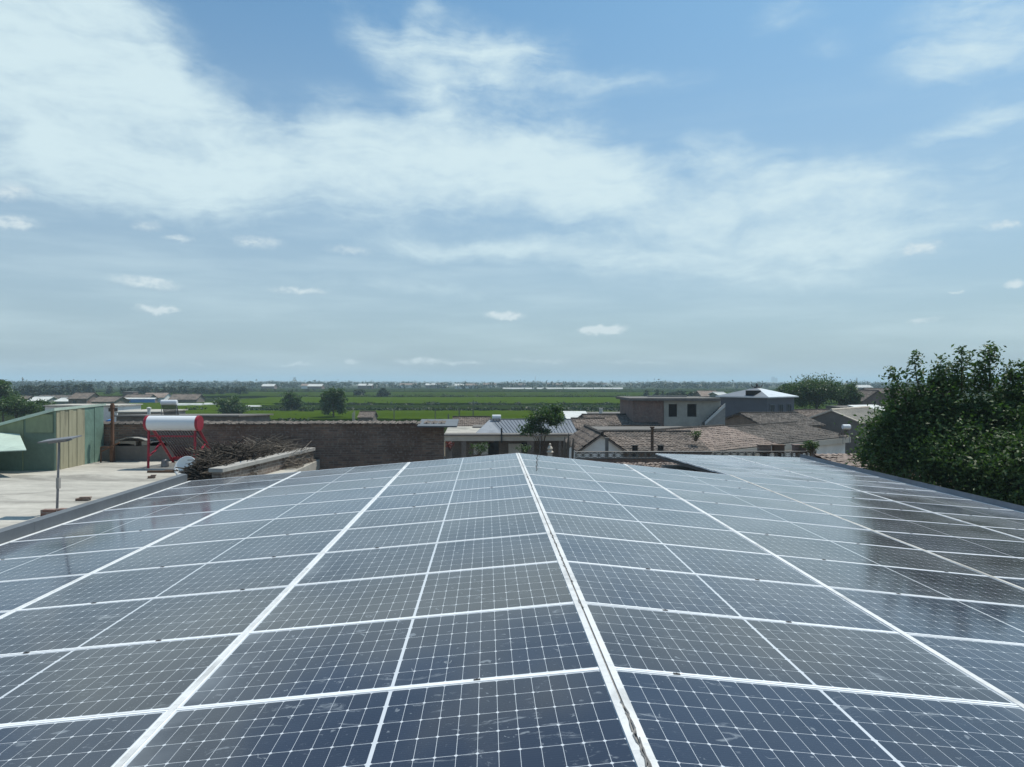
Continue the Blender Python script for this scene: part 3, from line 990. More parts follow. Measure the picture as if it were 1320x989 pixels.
# pole with a flat plate
qp = at(73.5, 658, 12.2)
pl = thing('plate_pole', 'thin grey pole carrying a flat tilted plate on the concrete roof', 'pole', (qp.x, qp.y, ZC))
b = MB()
ph = Z_at(568, 12.2, 76) - ZC
b.tube((0, 0, 0), (0.035, 0, ph), 0.021, 0.017, 10)
b.build('shaft', M['steel'], pl)
b = MB()
Mp = Matrix.Translation((0.06, 0.0, ph + 0.012)) @ Matrix.Rotation(R(-7), 4, 'Y') @ Matrix.Rotation(R(5), 4, 'X')
b.box(-0.29, 0.27, -0.15, 0.16, 0.0, 0.022, M4=Mp)
b.box(-0.16, 0.14, -0.09, 0.09, -0.035, -0.001, M4=Mp)
b.build('top_plate', M['steel'], pl)
b = MB()
b.box(0.0, 0.045, -0.03, 0.03, 0.42, 0.60)
b.build('control_box', M['plaster'], pl)
b = MB()
q = at(71, 662, 11.95)
for i, (dx, w) in enumerate(((-0.20, 0.235), (0.045, 0.22))):
    b.box(q.x + dx, q.x + dx + w, q.y - 0.06, q.y + 0.06, ZC + 0.001, ZC + 0.115 + 0.012 * i)
tag(b.build('brick_pair', M['brick_red']), 'two red bricks at the foot of the plate pole', 'bricks')
for (px, py, ln, hh, rz, lab) in ((108, 643, 0.25, 0.045, 0.05, 'dark flat brick lying on the concrete roof nearer the plate pole'),
                                   (196, 615, 0.17, 0.05, 0.3, 'small dark brick piece lying alone below the red water heater')):
    Yq = FPX * 2.25 / (py - 490.8)
    q = at(px, py, Yq)
    b = MB()
    b.box(-ln / 2, ln / 2 - 0.02, -0.055, 0.055, 0.0, hh)
    b.box(-ln / 2 + 0.06, ln / 2, -0.035, 0.045, hh + .002, hh * 1.5)
    tag(b.build('loose_brick', M['brick_dark'], loc=(q.x, q.y, ZC + 0.002), rz=rz), lab, 'brick')
q = at(217, 608, FPX * 2.25 / (608 - 490.8))
b = MB()
b.box(-0.5, 0.5, -0.035, 0.035, 0, 0.05)
b.box(-0.12, 0.42, 0.05, 0.11, 0, 0.06)
tag(b.build('timber_batten', M['wood'], loc=(q.x, q.y, ZC + 0.002), rz=-0.03), 'dark timber batten lying in front of the water heater', 'timber')

# twig pile


def twig_pile(name, label, x0, x1, y0, y1, hmax, n, m, seed, ln=(0.5, 1.3), rad=(0.004, 0.012)):
    rr = random.Random(seed)
    b = MB()
    for i in range(n):
        u, v = rr.random(), rr.random()
        ht_ = hmax * (1 - (2 * u - 1) ** 4) * (1 - abs(2 * v - 1) ** 3)
        x, y = x0 + u * (x1 - x0), y0 + v * (y1 - y0)
        z = rr.random() * ht_ + 0.03
        a = rr.gauss(0.2, 0.9)
        t = rr.gauss(0, 0.30)
        l = rr.uniform(*ln)
        d_ = Vector((math.cos(a) * math.cos(t), math.sin(a) * math.cos(t), math.sin(t)))
        p = Vector((x, y, z))
        e0, e1 = p - d_ * l / 2, p + d_ * l / 2
        for e in (e0, e1):
            e.z = max(e.z, 0.015)
            e.x = min(max(e.x, x0 - .2), x1 + .1)
        mid = (e0 + e1) / 2 + Vector((rr.gauss(0, .04), rr.gauss(0, .04), rr.gauss(0, .03)))
        r = rr.uniform(*rad)
        b.path([e0, mid, e1], [r, r * .85, r * .5], 4, cap=False)
    return tag(b.build(name, m, loc=(0, 0, ZC + 0.004)), label, 'twig pile')


qa, qb = at(252, 608, 16.9), at(330, 600, 16.9)
twig_pile('twig_pile', 'heap of dark dry twigs beside the satellite dish', qa.x - 0.05, qb.x, 16.5, 18.4, 0.58, 1700, M['twig'], 3, rad=(0.006, 0.017))
qa, qb = at(244, 612, 15.9), at(298, 612, 15.9)
twig_pile('twig_pile', 'black tangle of twigs and stalks at the near end of the parapet', qa.x, qb.x, 15.45, 16.5, 0.50, 1100, M['twig'], 8, ln=(0.2, 0.6), rad=(0.006, 0.016))
qa, qb = at(318, 590, 18.6), at(398, 580, 18.9)
twig_pile('twig_pile', 'paler heap of brushwood behind the parapet', qa.x - 0.3, qb.x - 0.15, 18.0, 20.0, 0.60, 700, M['twig_pale'], 4)

# green shed
xs_ = X_at(70, 18.0)
YS0, YS1 = 18.0, 20.25
zt = Z_at(527, 18.0, 70)
gs = thing('green_shed', 'shed of green and faded yellow sheets on the concrete roof', 'shed', (xs_, YS0, ZC))
hh = zt - ZC
b = MB()                                       # front, falling to the left
xl_ = -4.5
zl_ = hh - 1.25
zz = lambda x: hh + (hh - zl_) * x / (-xl_)
npan = 6
for i in range(npan):
    xa, xb = xl_ * i / npan, xl_ * (i + 1) / npan
    o_ = 0.012 * (i % 2)
    b.mesh([(xa, -o_, 0.0), (xb, -o_, 0.0), (xb, -o_, zz(xb) - .06), (xa, -o_, zz(xa) - .06), (xa, .03, 0.0), (xb, .03, 0.0), (xb, .03, zz(xb) - .06), (xa, .03, zz(xa) - .06)],
           [(0, 3, 2, 1), (4, 5, 6, 7), (0, 4, 7, 3), (1, 2, 6, 5), (3, 7, 6, 2)], mi=(0, 1, 1, 0, 1, 0)[i])
for (xa, xb, z0_, z1_) in ((-0.68, -0.02, 0.95, 1.40), (-1.6, -.78, 0.0, .55)):
    b.box(xa, xb, -.03, -.014, z0_, z1_, 1 if z0_ > .5 else 0)
tag(b.build('front_sheet', [M['green_sheet'], M['olive_sheet']], gs), 'green sheets facing the camera')
b = MB()
ymid = 1.28
n = 7
for i in range(n):
    ya, yb = ymid * i / n, ymid * (i + 1) / n
    o_ = 0.012 * (i % 2)
    b.box(0.002, 0.03 + o_, ya + .04 * (i == 0), yb, 0.0, hh + 0.002 * i)
tag(b.build('side_sheet', M['yellow_sheet'], gs), 'faded yellow ribbed sheets')
b = MB()
for i in range(2):
    b.box(0.002, 0.028 + .01 * i, ymid + .004 + i * .46, ymid + .45 + i * .46, 0.0, hh + .02 - .03 * i)
tag(b.build('side_sheet', M['teal_sheet'], gs), 'teal green sheets')
b = MB()
b.mesh([(0.05, -0.08, hh + .02), (xl_, -0.08, zl_ + .02), (xl_, 2.3, zl_ + .05), (0.05, 2.3, hh + .06), (0.05, -0.08, hh - .05), (xl_, -0.08, zl_ - .05), (xl_, 2.3, zl_), (0.05, 2.3, hh)],
       [(0, 1, 2, 3), (4, 7, 6, 5), (0, 4, 5, 1), (3, 2, 6, 7), (0, 3, 7, 4)])
b.build('roof_sheet', M['pale_green'], gs)
b = MB()
b.tube((0.02, -0.02, 0), (0.02, -0.02, hh), 0.03, n=6)
b.build('corner_post', M['green_sheet'], gs)
# lean-to awning before the shed
aw = thing('awning', 'pale green sheet awning propped in front of the green shed', 'awning', (xs_ - 1.6, 16.9, ZC))
zf = Z_at(580, 16.9, 35) - ZC
b = MB()
q = [Vector((1.62, 0.0, zf)), Vector((-2.6, -0.7, zf - 0.12)), Vector((-2.6, 0.95, zf + 0.55)), Vector((0.85, 0.95, zf + 0.30))]
dn = Vector((0, 0, -0.02))
b.mesh(q + [p + dn for p in q], [(0, 3, 2, 1), (4, 5, 6, 7), (0, 1, 5, 4), (2, 3, 7, 6), (0, 4, 7, 3), (1, 2, 6, 5)])
b.build('sheet', M['pale_green'], aw)
b = MB()
b.tube((-0.15, -0.2, 0), (-0.15, -0.2, zf + .03), 0.025, n=6)
b.build('prop', M['wood'], aw)
b = MB()
b.tube((-2.2, -0.6, 0), (-2.2, -0.6, zf - 0.06), 0.025, n=6)
b.build('prop', M['wood'], aw)
b = MB()
for i in range(7):
    x = rnd.uniform(-2.2, -0.2)
    y = rnd.uniform(0.1, 0.7)
    w = rnd.uniform(.15, .35)
    b.box(x - w, x + w, y - .15, y + .15, 0.003 * (i + 1), rnd.uniform(.15, .55))
tag(b.build('clutter', M['dark_concrete'], loc=(xs_ - 1.6, 16.9, ZC)), 'dark clutter stored under the pale green awning', 'clutter', kind='stuff')

# ------------------------------------------------------------------ trees
def leaves_mesh(name, pts, size, m, seed, up=0.35):
    """one small rhombus per point, turned at random with a bias upwards"""
    rr = np.random.RandomState(seed)
    n = len(pts)
    nrm = rr.normal(size=(n, 3))
    nrm[:, 2] = np.abs(nrm[:, 2]) + up
    nrm /= np.linalg.norm(nrm, axis=1)[:, None]
    t = rr.normal(size=(n, 3))
    t -= nrm * (t * nrm).sum(1)[:, None]
    t /= np.linalg.norm(t, axis=1)[:, None]
    b_ = np.cross(nrm, t)
    s = (size * rr.uniform(0.6, 1.35, n))[:, None]
    v = np.empty((n, 4, 3))
    v[:, 0] = pts - t * s
    v[:, 1] = pts + b_ * s * 0.48 + nrm * s * 0.12
    v[:, 2] = pts + t * s
    v[:, 3] = pts - b_ * s * 0.48 + nrm * s * 0.12
    me = bpy.data.meshes.new(name)
    me.vertices.add(4 * n)
    me.vertices.foreach_set('co', v.astype(np.float32).ravel())
    me.loops.add(4 * n)
    me.loops.foreach_set('vertex_index', np.arange(4 * n, dtype=np.int32))
    me.polygons.add(n)
    me.polygons.foreach_set('loop_start', np.arange(0, 4 * n, 4, dtype=np.int32))
    me.polygons.foreach_set('loop_total', np.full(n, 4, dtype=np.int32))
    me.update(calc_edges=True)
    me.materials.append(m)
    return me


def crown_points(rr, blobs, n_cl, per, spread, shell=0.55, sprigs=0):
    """leaf points in clumps through the crown's lobes; more of them towards the outside"""
    vol = np.array([b[3] * b[4] * b[5] for b in blobs])
    vol = vol ** 0.8 / (vol ** 0.8).sum()
    pts, cents = [], []
    for i in range(n_cl):
        b = blobs[rr.choice(len(blobs), p=vol)]
        d_ = rr.normal(size=3)
        d_ /= np.linalg.norm(d_)
        rad = (shell + (1 - shell) * rr.rand()) * (1 + 0.10 * rr.normal())
        c = np.array(b[:3]) + d_ * np.array(b[3:6]) * rad
        cents.append(c)
        k = int(per * rr.uniform(0.4, 1.5))
        sp = spread * rr.uniform(0.6, 1.3)
        pts.append(c + rr.normal(size=(k, 3)) * np.array([sp, sp, sp * 0.65]))
    return np.concatenate(pts), cents


def make_tree(name, label, loc, height, blobs, n_cl, per, spread, leaf, m, trunk_r, seed, group=None, shell=0.5, sprigs=None, cat='tree', limbs=9, rz=0.0):
    rr = np.random.RandomState(seed)
    t = thing(name, label, cat, loc, rz, group)
    pts, cents = crown_points(rr, blobs, n_cl, per, spread, shell)
    tb = MB()
    base_h = min(b[2] - b[5] * 0.6 for b in blobs)
    fork = max(0.25 * height, min(base_h, 0.45 * height))
    top = Vector((0.05 * height * rr.normal(), 0.05 * height * rr.normal(), height * 0.72))
    tb.path([(0, 0, -0.1), (0.03 * rr.normal(), 0.03 * rr.normal(), fork * 0.5), (0.08 * rr.normal(), 0.08 * rr.normal(), fork), tuple(top)],
            [trunk_r * 1.25, trunk_r, trunk_r * 0.8, trunk_r * 0.2], 8)
    idx = rr.choice(len(cents), size=min(limbs, len(cents)), replace=False)
    for i in idx:
        c = Vector(cents[i])
        st_ = Vector((0, 0, fork * rr.uniform(0.85, 1.4)))
        midp = st_.lerp(c, 0.5) + Vector((0, 0, 0.08 * height * rr.rand()))
        tb.path([st_, midp, c], [trunk_r * 0.5, trunk_r * 0.3, trunk_r * 0.08], 6)
    if sprigs:
        ex = []
        for (p0, p1, k) in sprigs:
            p0, p1 = np.array(p0), np.array(p1)
            tb.path([tuple(p0), tuple((p0 + p1) / 2 + 0.05 * rr.normal(size=3)), tuple(p1)], [0.025, 0.016, 0.006], 5)
            for q_ in np.linspace(0.15, 1.05, 9):
                c = p0 + (p1 - p0) * q_ + rr.normal(size=3) * 0.06
                ex.append(c + rr.normal(size=(k, 3)) * np.array([0.14, 0.14, 0.10]) * (1.25 - 0.6 * q_))
        pts = np.concatenate([pts] + ex)
    tb.build('trunk', M['bark'], t, smooth=True)
    link('crown', leaves_mesh('crown', pts, leaf, m, seed + 1), t)
    return t


# big tree right of the roof
BT = at(1256, 560, 18.0)
tb0 = (14.6, 18.8, 0)


def rel(px, py, Y):
    p = at(px, py, Y)
    return (p.x - tb0[0], p.y - tb0[1], p.z)


def lobe(px, py, Y, rx, ry=None, k=1.0):
    s = Y / FPX
    c = rel(px, py, Y)
    return (*c, rx * s, rx * s * k, (ry or rx) * s)


lobes = [lobe(1232, 552, 18.6, 50, 40), lobe(1190, 516, 18.8, 27, 24), lobe(1294, 545, 18.3, 50, 44), lobe(1255, 595, 17.6, 66, 46), lobe(1156, 577, 19.4, 40, 34),
         lobe(1185, 604, 18.6, 46, 30), lobe(1310, 605, 16.8, 64, 50), lobe(1352, 565, 17.6, 46, 46), lobe(1350, 518, 18.2, 42, 26), lobe(1262, 496, 18.6, 17, 18), lobe(1325, 655, 16.4, 48, 42),
         lobe(1250, 645, 17.4, 56, 32), lobe(1180, 540, 18.9, 38, 36), lobe(1128, 590, 19.9, 20, 18), lobe(1213, 498, 18.6, 12, 12), lobe(1308, 506, 18.2, 14, 13),
         lobe(1164, 506, 19.0, 12, 10)]
spr = [(rel(1188, 511, 18.8), rel(1179, 462, 18.8), 40), (rel(1210, 506, 18.6), rel(1213, 465, 18.6), 40), (rel(1240, 511, 18.4), rel(1240, 455, 18.4), 48),
       (rel(1262, 506, 18.5), rel(1268, 451, 18.5), 50), (rel(1275, 506, 18.5), rel(1276, 454, 18.3), 40), (rel(1300, 506, 18.0), rel(1303, 474, 18.0), 44),
       (rel(1318, 504, 18.0), rel(1322, 476, 18.0), 44), (rel(1170, 521, 19.0), rel(1150, 478, 19.0), 38), (rel(1165, 536, 19.0), rel(1148, 504, 19.0), 34),
       (rel(1135, 586, 19.6), rel(1120, 549, 19.6), 36), (rel(1150, 576, 19.5), rel(1140, 544, 19.5), 36), (rel(1225, 506, 18.6), rel(1228, 472, 18.6), 36)]
make_tree('broadleaf_tree', 'big leafy dark green tree rising beside the right edge of the roof', tb0, 8.4, lobes, 470, 190, 0.25, 0.056, M['leaf_dark'], 0.20, 11, shell=0.45, sprigs=spr, limbs=22)

# small tree in the middle, before the metal roof
Yt = 50.0
sc_ = Yt / FPX
cx0 = at(699, 540, Yt)
ctb = (cx0.x, cx0.y, 0)
cl_ = [(at(x, y, Yt).x - ctb[0], dy, at(x, y, Yt).z, rx * sc_, rx * sc_, ry * sc_) for (x, y, dy, rx, ry) in
       ((705, 535, 0, 17, 9), (690, 543, .3, 12, 7), (715, 541, -.3, 12, 8), (682, 554, 0, 11, 5), (700, 556, .2, 12, 4), (716, 528, 0, 8, 5))]
make_tree('courtyard_tree', 'small round green tree in front of the blue grey metal roof', ctb, 5.8, cl_, 120, 42, 0.20, 0.10, M['leaf_mid'], 0.07, 21, shell=0.4)

# trees behind the right hand houses
def blob_tree(name, label, px, py_top, py_base, width_px, Y, m, seed, n_cl=160, per=40, group=None):
    b0 = at(px, 520, Y)
    s_ = Y / FPX
    top = Z_at(py_top, Y, px)
    bot = max(Z_at(py_base, Y, px), 0.4)
    w_ = width_px * s_ / 2
    rr = random.Random(seed)
    bl = []
    n_ = 9
    hc = top - bot
    for i in range(n_):
        a = 2 * PI * i / n_ + rr.uniform(-.3, .3)
        rad = w_ * rr.uniform(.3, .6)
        f_ = rr.uniform(.25, .78)
        r_ = w_ * rr.uniform(.34, .5)
        bl.append((math.cos(a) * rad, math.sin(a) * rad * .8, bot + f_ * hc, r_, r_, min(hc * rr.uniform(.2, .3), r_ * 1.1)))
    bl.append((rr.uniform(-.2, .2) * w_, 0, bot + hc * .78, w_ * .42, w_ * .42, hc * .22))
    leaf = max(0.0016 * Y, 0.08)
    return make_tree(name, label, (b0.x, b0.y, 0), top, bl, n_cl, per, w_ * .12, leaf, m, max(w_ * .05, .06), seed, group, shell=0.35, limbs=6)


blob_tree('broadleaf_tree', 'wide dense tree standing behind the grey hip roofed house', 1053, 486, 528, 92, 100, M['leaf_mid'], 31, 260, 55)
blob_tree('broadleaf_tree', 'smaller dense tree just right of the wide tree behind the grey house', 1094, 493, 527, 40, 98, M['leaf_mid'], 32, 130, 45)
blob_tree('broadleaf_tree', 'low tree at the left foot of the wide tree behind the grey house', 1015, 495, 512, 30, 130, M['leaf_dark'], 33, 90, 40)

# trees in the fields, left of the middle
blob_tree('field_tree', 'pale loose round tree in the field above the heap of twigs', 300, 510, 543, 42, 140, M['leaf_pale'], 41, 110, 40)
blob_tree('field_tree', 'dark tree in the field between the pale tree and the tallest dark tree', 377, 502, 533, 30, 165, M['leaf_mid'], 42, 110, 42)
blob_tree('field_tree', 'tallest dark round tree in the field behind the brick wall', 430, 500, 543, 42, 135, M['leaf_mid'], 43, 170, 45)
blob_tree('field_tree', 'small dark tree in the field right of the tallest dark tree', 463, 503, 517, 18, 320, M['leaf_far'], 44, 70, 34)
blob_tree('field_tree', 'upright dark tree alone in the field above the utility posts', 494, 501, 517, 18, 300, M['leaf_far'], 45, 70, 34)
blob_tree('field_bush', 'brownish low bush between two trees in the field', 395, 524, 535, 26, 160, M['leaf_pale'], 46, 50, 36)

# bushes and trees at the far left edge
blob_tree('broadleaf_tree', 'tall dark tree at the left edge of the photo behind the green shed', 4, 487, 535, 40, 120, M['leaf_dark'], 51, 150, 40)
blob_tree('broad_bush', 'broad dark green bush left of the shed roof in front of white roofed houses', 22, 512, 540, 60, 95, M['leaf_mid'], 52, 170, 40)
blob_tree('broad_bush', 'mid green bush behind the peak of the green shed', 52, 516, 538, 40, 100, M['leaf_dark'], 53, 110, 40)

# hedgerow trees, copies of three
protos = [make_tree('hedgerow_tree', 'tmp', (0, 0, 0), 6.5, [(0, 0, 4.2, 1.9, 1.9, 1.8), (1.0, .3, 3.4, 1.6, 1.5, 1.4), (-1.1, -.2, 3.2, 1.5, 1.5, 1.5), (0.2, .6, 2.2, 1.7, 1.6, 1.2)], 46, 26, .36, .36, M['leaf_far'], .14, 60, limbs=3),
          make_tree('hedgerow_tree', 'tmp', (0, 0, 0), 7.2, [(0, 0, 5.0, 1.5, 1.5, 2.0), (.6, 0, 3.4, 1.5, 1.5, 1.8), (-.6, .2, 3.0, 1.5, 1.5, 1.6), (0, 0, 1.8, 1.3, 1.3, 1.1)], 46, 26, .36, .36, M['leaf_far'], .14, 61, limbs=3),
          make_tree('hedgerow_tree', 'tmp', (0, 0, 0), 5.4, [(0, 0, 3.3, 2.4, 2.2, 1.7), (1.4, 0, 2.6, 1.5, 1.5, 1.3), (-1.5, 0, 2.5, 1.5, 1.4, 1.3)], 46, 26, .36, .36, M['leaf_far'], .14, 62, limbs=3)]
used = [False] * 3
hr = random.Random(5)


def hedge_tree(px, py_top, Y, label, group, hscale=None, wscale=1.0):
    k = hr.randrange(3)
    src = protos[k]
    if used[k]:
        o = copy_tree(src)
    else:
        o, used[k] = src, True
    top = Z_at(py_top, Y, px)
    s_ = top / (6.5, 7.2, 5.4)[k]
    o.location = (X_at(px, Y), Y, 0)
    o.rotation_euler = (0, 0, hr.uniform(0, 6.28))
    o.scale = (s_ * hr.uniform(.9, 1.25) * wscale, s_ * hr.uniform(.9, 1.2) * wscale, s_)
    o['label'], o['group'] = label, group
    return o


for i in range(15):
    hedge_tree(28 + i * 6.6 + hr.uniform(-3, 3), 494.5 + hr.uniform(-1.5, 2.5), 300 + hr.uniform(-25, 40), 'dark tree in the close row of trees behind the houses at far left', 'row of trees behind the far left houses', wscale=1.15)
for (px, py) in ((141, 496), (162, 498), (170, 498.5), (178, 498), (187, 496.5), (191, 497.5)):
    hedge_tree(px, py, 330 + hr.uniform(-15, 15), 'dark roundish tree above the brown roofed farmhouses at left', 'trees above the left farmhouses', wscale=1.1)
for i in range(18):
    hedge_tree(203 + i * 6.4 + hr.uniform(-2, 2), 497.0 + hr.uniform(-1, 1.5), 345 + hr.uniform(-15, 30), 'dark tree in the long row left of the field trees', 'long row of trees above the left fields', wscale=1.15)
for i in range(12):
    hedge_tree(322 + i * 8 + hr.uniform(-4, 4), 501 + hr.uniform(-1.5, 1.5), 420 + hr.uniform(-30, 60), 'small distant tree behind the trees in the field', 'distant trees behind the field trees', wscale=1.2)
for i in range(9):
    hedge_tree(835 + i * 11 + hr.uniform(-4, 4), 503 + hr.uniform(-2, 2), 260 + hr.uniform(-25, 40), 'bushy tree in the fields behind the unfinished concrete house', 'trees behind the concrete house', wscale=1.2)
for (px, py, Y) in ((572, 498, 640), (655, 498.5, 700), (690, 499, 560), (702, 499.5, 540), (676, 500, 560), (753, 498.5, 800), (845, 498, 700), (862, 498.5, 700), (545, 499, 800), (615, 499.5, 700), (727, 500, 700), (585, 500, 900)):
    hedge_tree(px, py, Y, 'tiny dark tree on the skyline of the far village', 'trees on the far village skyline', wscale=1.5)

# far woods that read as one mass
rr = np.random.RandomState(77)
P3 = []
for i in range(1900):
    Y = 620 * (1350 / 620) ** rr.rand() if i > 160 else rr.uniform(1350, 2600)
    px = rr.uniform(-60, 1380)
    if rr.rand() < .35:
        px = rr.choice([rr.normal(900, 50), rr.normal(1190, 60), rr.normal(300, 120), rr.normal(60, 60)])
    x = X_at(px, Y)
    hgt = rr.uniform(2.8, 6.8) * (1.3 if rr.rand() < .12 else 1)
    w_ = hgt * rr.uniform(.5, 1.1)
    k = 30
    P3.append(np.array([x, Y, hgt * .55]) + rr.normal(size=(k, 3)) * np.array([w_ * .42, w_ * .42, hgt * .22]))
P3 = np.concatenate(P3)
P3[:, 2] = np.clip(P3[:, 2], 0.2, None)
fw = link('far_woods', leaves_mesh('far_woods', P3, 1.15, M['leaf_far'], 78))
tag(fw, 'dark belt of far trees along the horizon', 'woods', kind='stuff')
# low scrub along field edges
P4 = []
for (x0, x1, Y, n_, hh_) in ((-75, 45, 169, 150, .9), (-60, 40, 210, 70, .9), (-90, 90, 302, 110, 1.4), (10, 60, 160, 90, 1.2), (-200, 200, 426, 160, 2.0), (-75, -30, 122, 60, .8)):
    for i in range(n_):
        c = np.array([rr.uniform(x0, x1), Y + rr.normal() * 3, hh_ * rr.uniform(.3, .9)])
        s_ = hh_ * rr.uniform(.3, .9)
        P4.append(c + rr.normal(size=(34, 3)) * np.array([s_ * 1.3, s_, s_ * .45]))
P4 = np.concatenate(P4)
P4[:, 2] = np.clip(P4[:, 2], .05, None)
tag(link('field_scrub', leaves_mesh('field_scrub', P4, .28, M['leaf_far'], 79)), 'low dark scrub growing along the field edges', 'scrub', kind='stuff')

# ------------------------------------------------------------------ houses
def tile_sheet(b, o, ex, ey, w, l, pitch=0.2, row=0.36, amp=0.035, mi=0):
    """corrugated clay tiles in overlapping rows: o = low corner, ex along the eave, ey up the slope"""
    ez = ex.cross(ey)
    nc, nr_ = max(int(w / pitch), 1), max(int(l / row), 1)
    seg = 4
    v, f = [], []
    cols = nc * seg + 1
    rj = random.Random(int(w * 100) + int(l * 37))
    for r in range(nr_):
        lift = [rj.uniform(0, 0.022) for _ in range(nc + 1)]
        slip = [rj.gauss(0, 0.045) for _ in range(nc + 1)]
        for e in (0, 1):
            t = (r + e) * l / nr_
            hrow = 0.034 * (1 - e)
            for i in range(cols):
                u = i * w / (nc * seg)
                z = hrow + amp * (0.5 + 0.5 * math.cos(2 * PI * i / seg)) + lift[min(i // seg, nc)]
                v.append(o + ex * u + ey * (t + slip[min(i // seg, nc)] * (1 if 0 < r + e < nr_ else 0)) + ez * z)
    for r in range(nr_):
        a = r * 2 * cols
        for i in range(cols - 1):
            f.append((a + i, a + i + 1, a + cols + i + 1, a + cols + i))
            if r:
                p = (r * 2 - 1) * cols
                f.append((p + i, p + i + 1, a + i + 1, a + i))
    b.mesh(v, f, mi)


def gable_house(name, label, loc, rz, w, dd, he, hr_, wall_m, roof_m, tiles=True, over=0.3, windows=(), doors=(), chimney=None, group=None, cat='house', gable_win=(), ridge_m=None, fascia=None):
    """ridge along local X (0..w), front eave at local y=0, depth dd"""
    t = thing(name, label, cat, loc, rz, group)
    b = MB()
    b.prism([(0, 0), (dd, 0), (dd, he), (dd / 2, hr_), (0, he)], 0, w, 'X')
    b.build('wall', wall_m, t)
    sl_ = (hr_ - he) / (dd / 2)
    L = math.hypot(dd / 2 + over, (dd / 2 + over) * sl_)
    b = MB()
    for side in (0, 1):
        yl = -over if side == 0 else dd + over
        sy = 1 if side == 0 else -1
        ex = Vector((1, 0, 0)) * sy
        ey = Vector((0, sy, sl_)).normalized()
        o = Vector((-over if side == 0 else w + over, yl, he - over * sl_ + 0.05))
        W_ = w + 2 * over
        if tiles:
            tile_sheet(b, o, ex, ey, W_, L)
        else:
            nr_ = max(int(W_ / 0.25), 2)
            ez = ex.cross(ey)
            for i in range(nr_):
                a0, a1 = i * W_ / nr_, (i + 0.86) * W_ / nr_
                a2 = (i + 1) * W_ / nr_
                b.poly([o + ex * a0, o + ex * a1, o + ex * a1 + ey * L, o + ex * a0 + ey * L])
                b.poly([o + ex * a1, o + ex * (a1 + a2) / 2 + ez * .035, o + ex * (a1 + a2) / 2 + ez * .035 + ey * L, o + ex * a1 + ey * L])
                b.poly([o + ex * (a1 + a2) / 2 + ez * .035, o + ex * a2, o + ex * a2 + ey * L, o + ex * (a1 + a2) / 2 + ez * .035 + ey * L])
        ez = ex.cross(ey)
        o2 = o - ez * 0.08
        q = [o2, o2 + ex * W_, o2 + ex * W_ + ey * L, o2 + ey * L]
        b.poly(q[::-1])
        for i in range(4):
            b.poly([q[i], q[(i + 1) % 4], q[(i + 1) % 4] + ez * .078, q[i] + ez * .078])
    rf = b.build('roof', roof_m, t)
    b = MB()
    x = -over
    while x < w + over - .05:
        x1 = min(x + 0.42, w + over)
        dzz = 0.02 * rnd.random()
        b.tube((x, dd / 2, hr_ + .08 + dzz), (x1 - .01, dd / 2, hr_ + .08 + dzz), 0.10, n=7)
        x = x1
    b.build('ridge_cap', M['ridge_dark'] if tiles else roof_m, rf)
    if fascia:
        b = MB()
        b.box(-over, w + over, -over - .06, -over + .12, he - over * sl_ - fascia, he - over * sl_ + .03)
        b.build('fascia', M['pale_concrete'], t)
    for (x0, x1, z0, z1) in windows:
        window(t, x0, x1, 0.0, z0, z1)
    for (x0, x1, z1) in doors:
        b = MB()
        b.box(x0, x1, -.03, .02, 0.0, z1)
        b.build('door', M['wood'], t)
    for (y0, y1, z0, z1) in gable_win:
        b = MB()
        b.box(-0.02, .02, y0, y1, z0, z1)
        b.build('window', M['dark_open'], t)
    if chimney:
        b = MB()
        cx_, cy_, hh_ = chimney
        zz_ = he + sl_ * min(cy_, dd - cy_)
        b.box(cx_ - .2, cx_ + .2, cy_ - .2, cy_ + .2, zz_ - .2, zz_ + hh_)
        b.box(cx_ - .26, cx_ + .26, cy_ - .26, cy_ + .26, zz_ + hh_ + .002, zz_ + hh_ + .1)
        b.build('chimney', M['brick_red'], rf)
    return t


def window(t, x0, x1, y, z0, z1, m=None, fm=None, bars=2):
    f = MB()
    e = 0.06
    for (a, b_, c_, d_) in ((x0, x1, z0, z0 + e), (x0, x1, z1 - e, z1), (x0, x0 + e, z0 + e, z1 - e), (x1 - e, x1, z0 + e, z1 - e)):
        f.box(a, b_, y - .07, y + .01, c_, d_)
    for i in range(1, bars):
        xm = x0 + (x1 - x0) * i / bars
        f.box(xm - .02, xm + .02, y - .05, y + .01, z0 + e, z1 - e)
    fo = f.build('window', fm or M['wood'], t)
    p = MB()
    p.box(x0 + e, x1 - e, y - .025, y + .005, z0 + e, z1 - e)
    p.build('pane', m or M['window'], fo)


def shed_house(name, label, loc, rz, w, dd, h0, h1, wall_m, roof_m, over=0.2, cat='house', windows=(), group=None, thick=.12):
    """flat or single-pitch roof: front height h0, back height h1"""
    t = thing(name, label, cat, loc, rz, group)
    b = MB()
    b.prism([(0, 0), (dd, 0), (dd, h1), (0, h0)], 0, w, 'X')
    b.build('wall', wall_m, t)
    b = MB()
    s_ = (h1 - h0) / dd
    b.prism([(-over, h0 - over * s_ + .003), (dd + over, h1 + over * s_ + .003), (dd + over, h1 + over * s_ + thick), (-over, h0 - over * s_ + thick)], -over, w + over, 'X')
    b.build('roof', roof_m, t)
    for (x0, x1, z0, z1) in windows:
        window(t, x0, x1, 0.0, z0, z1)
    return t


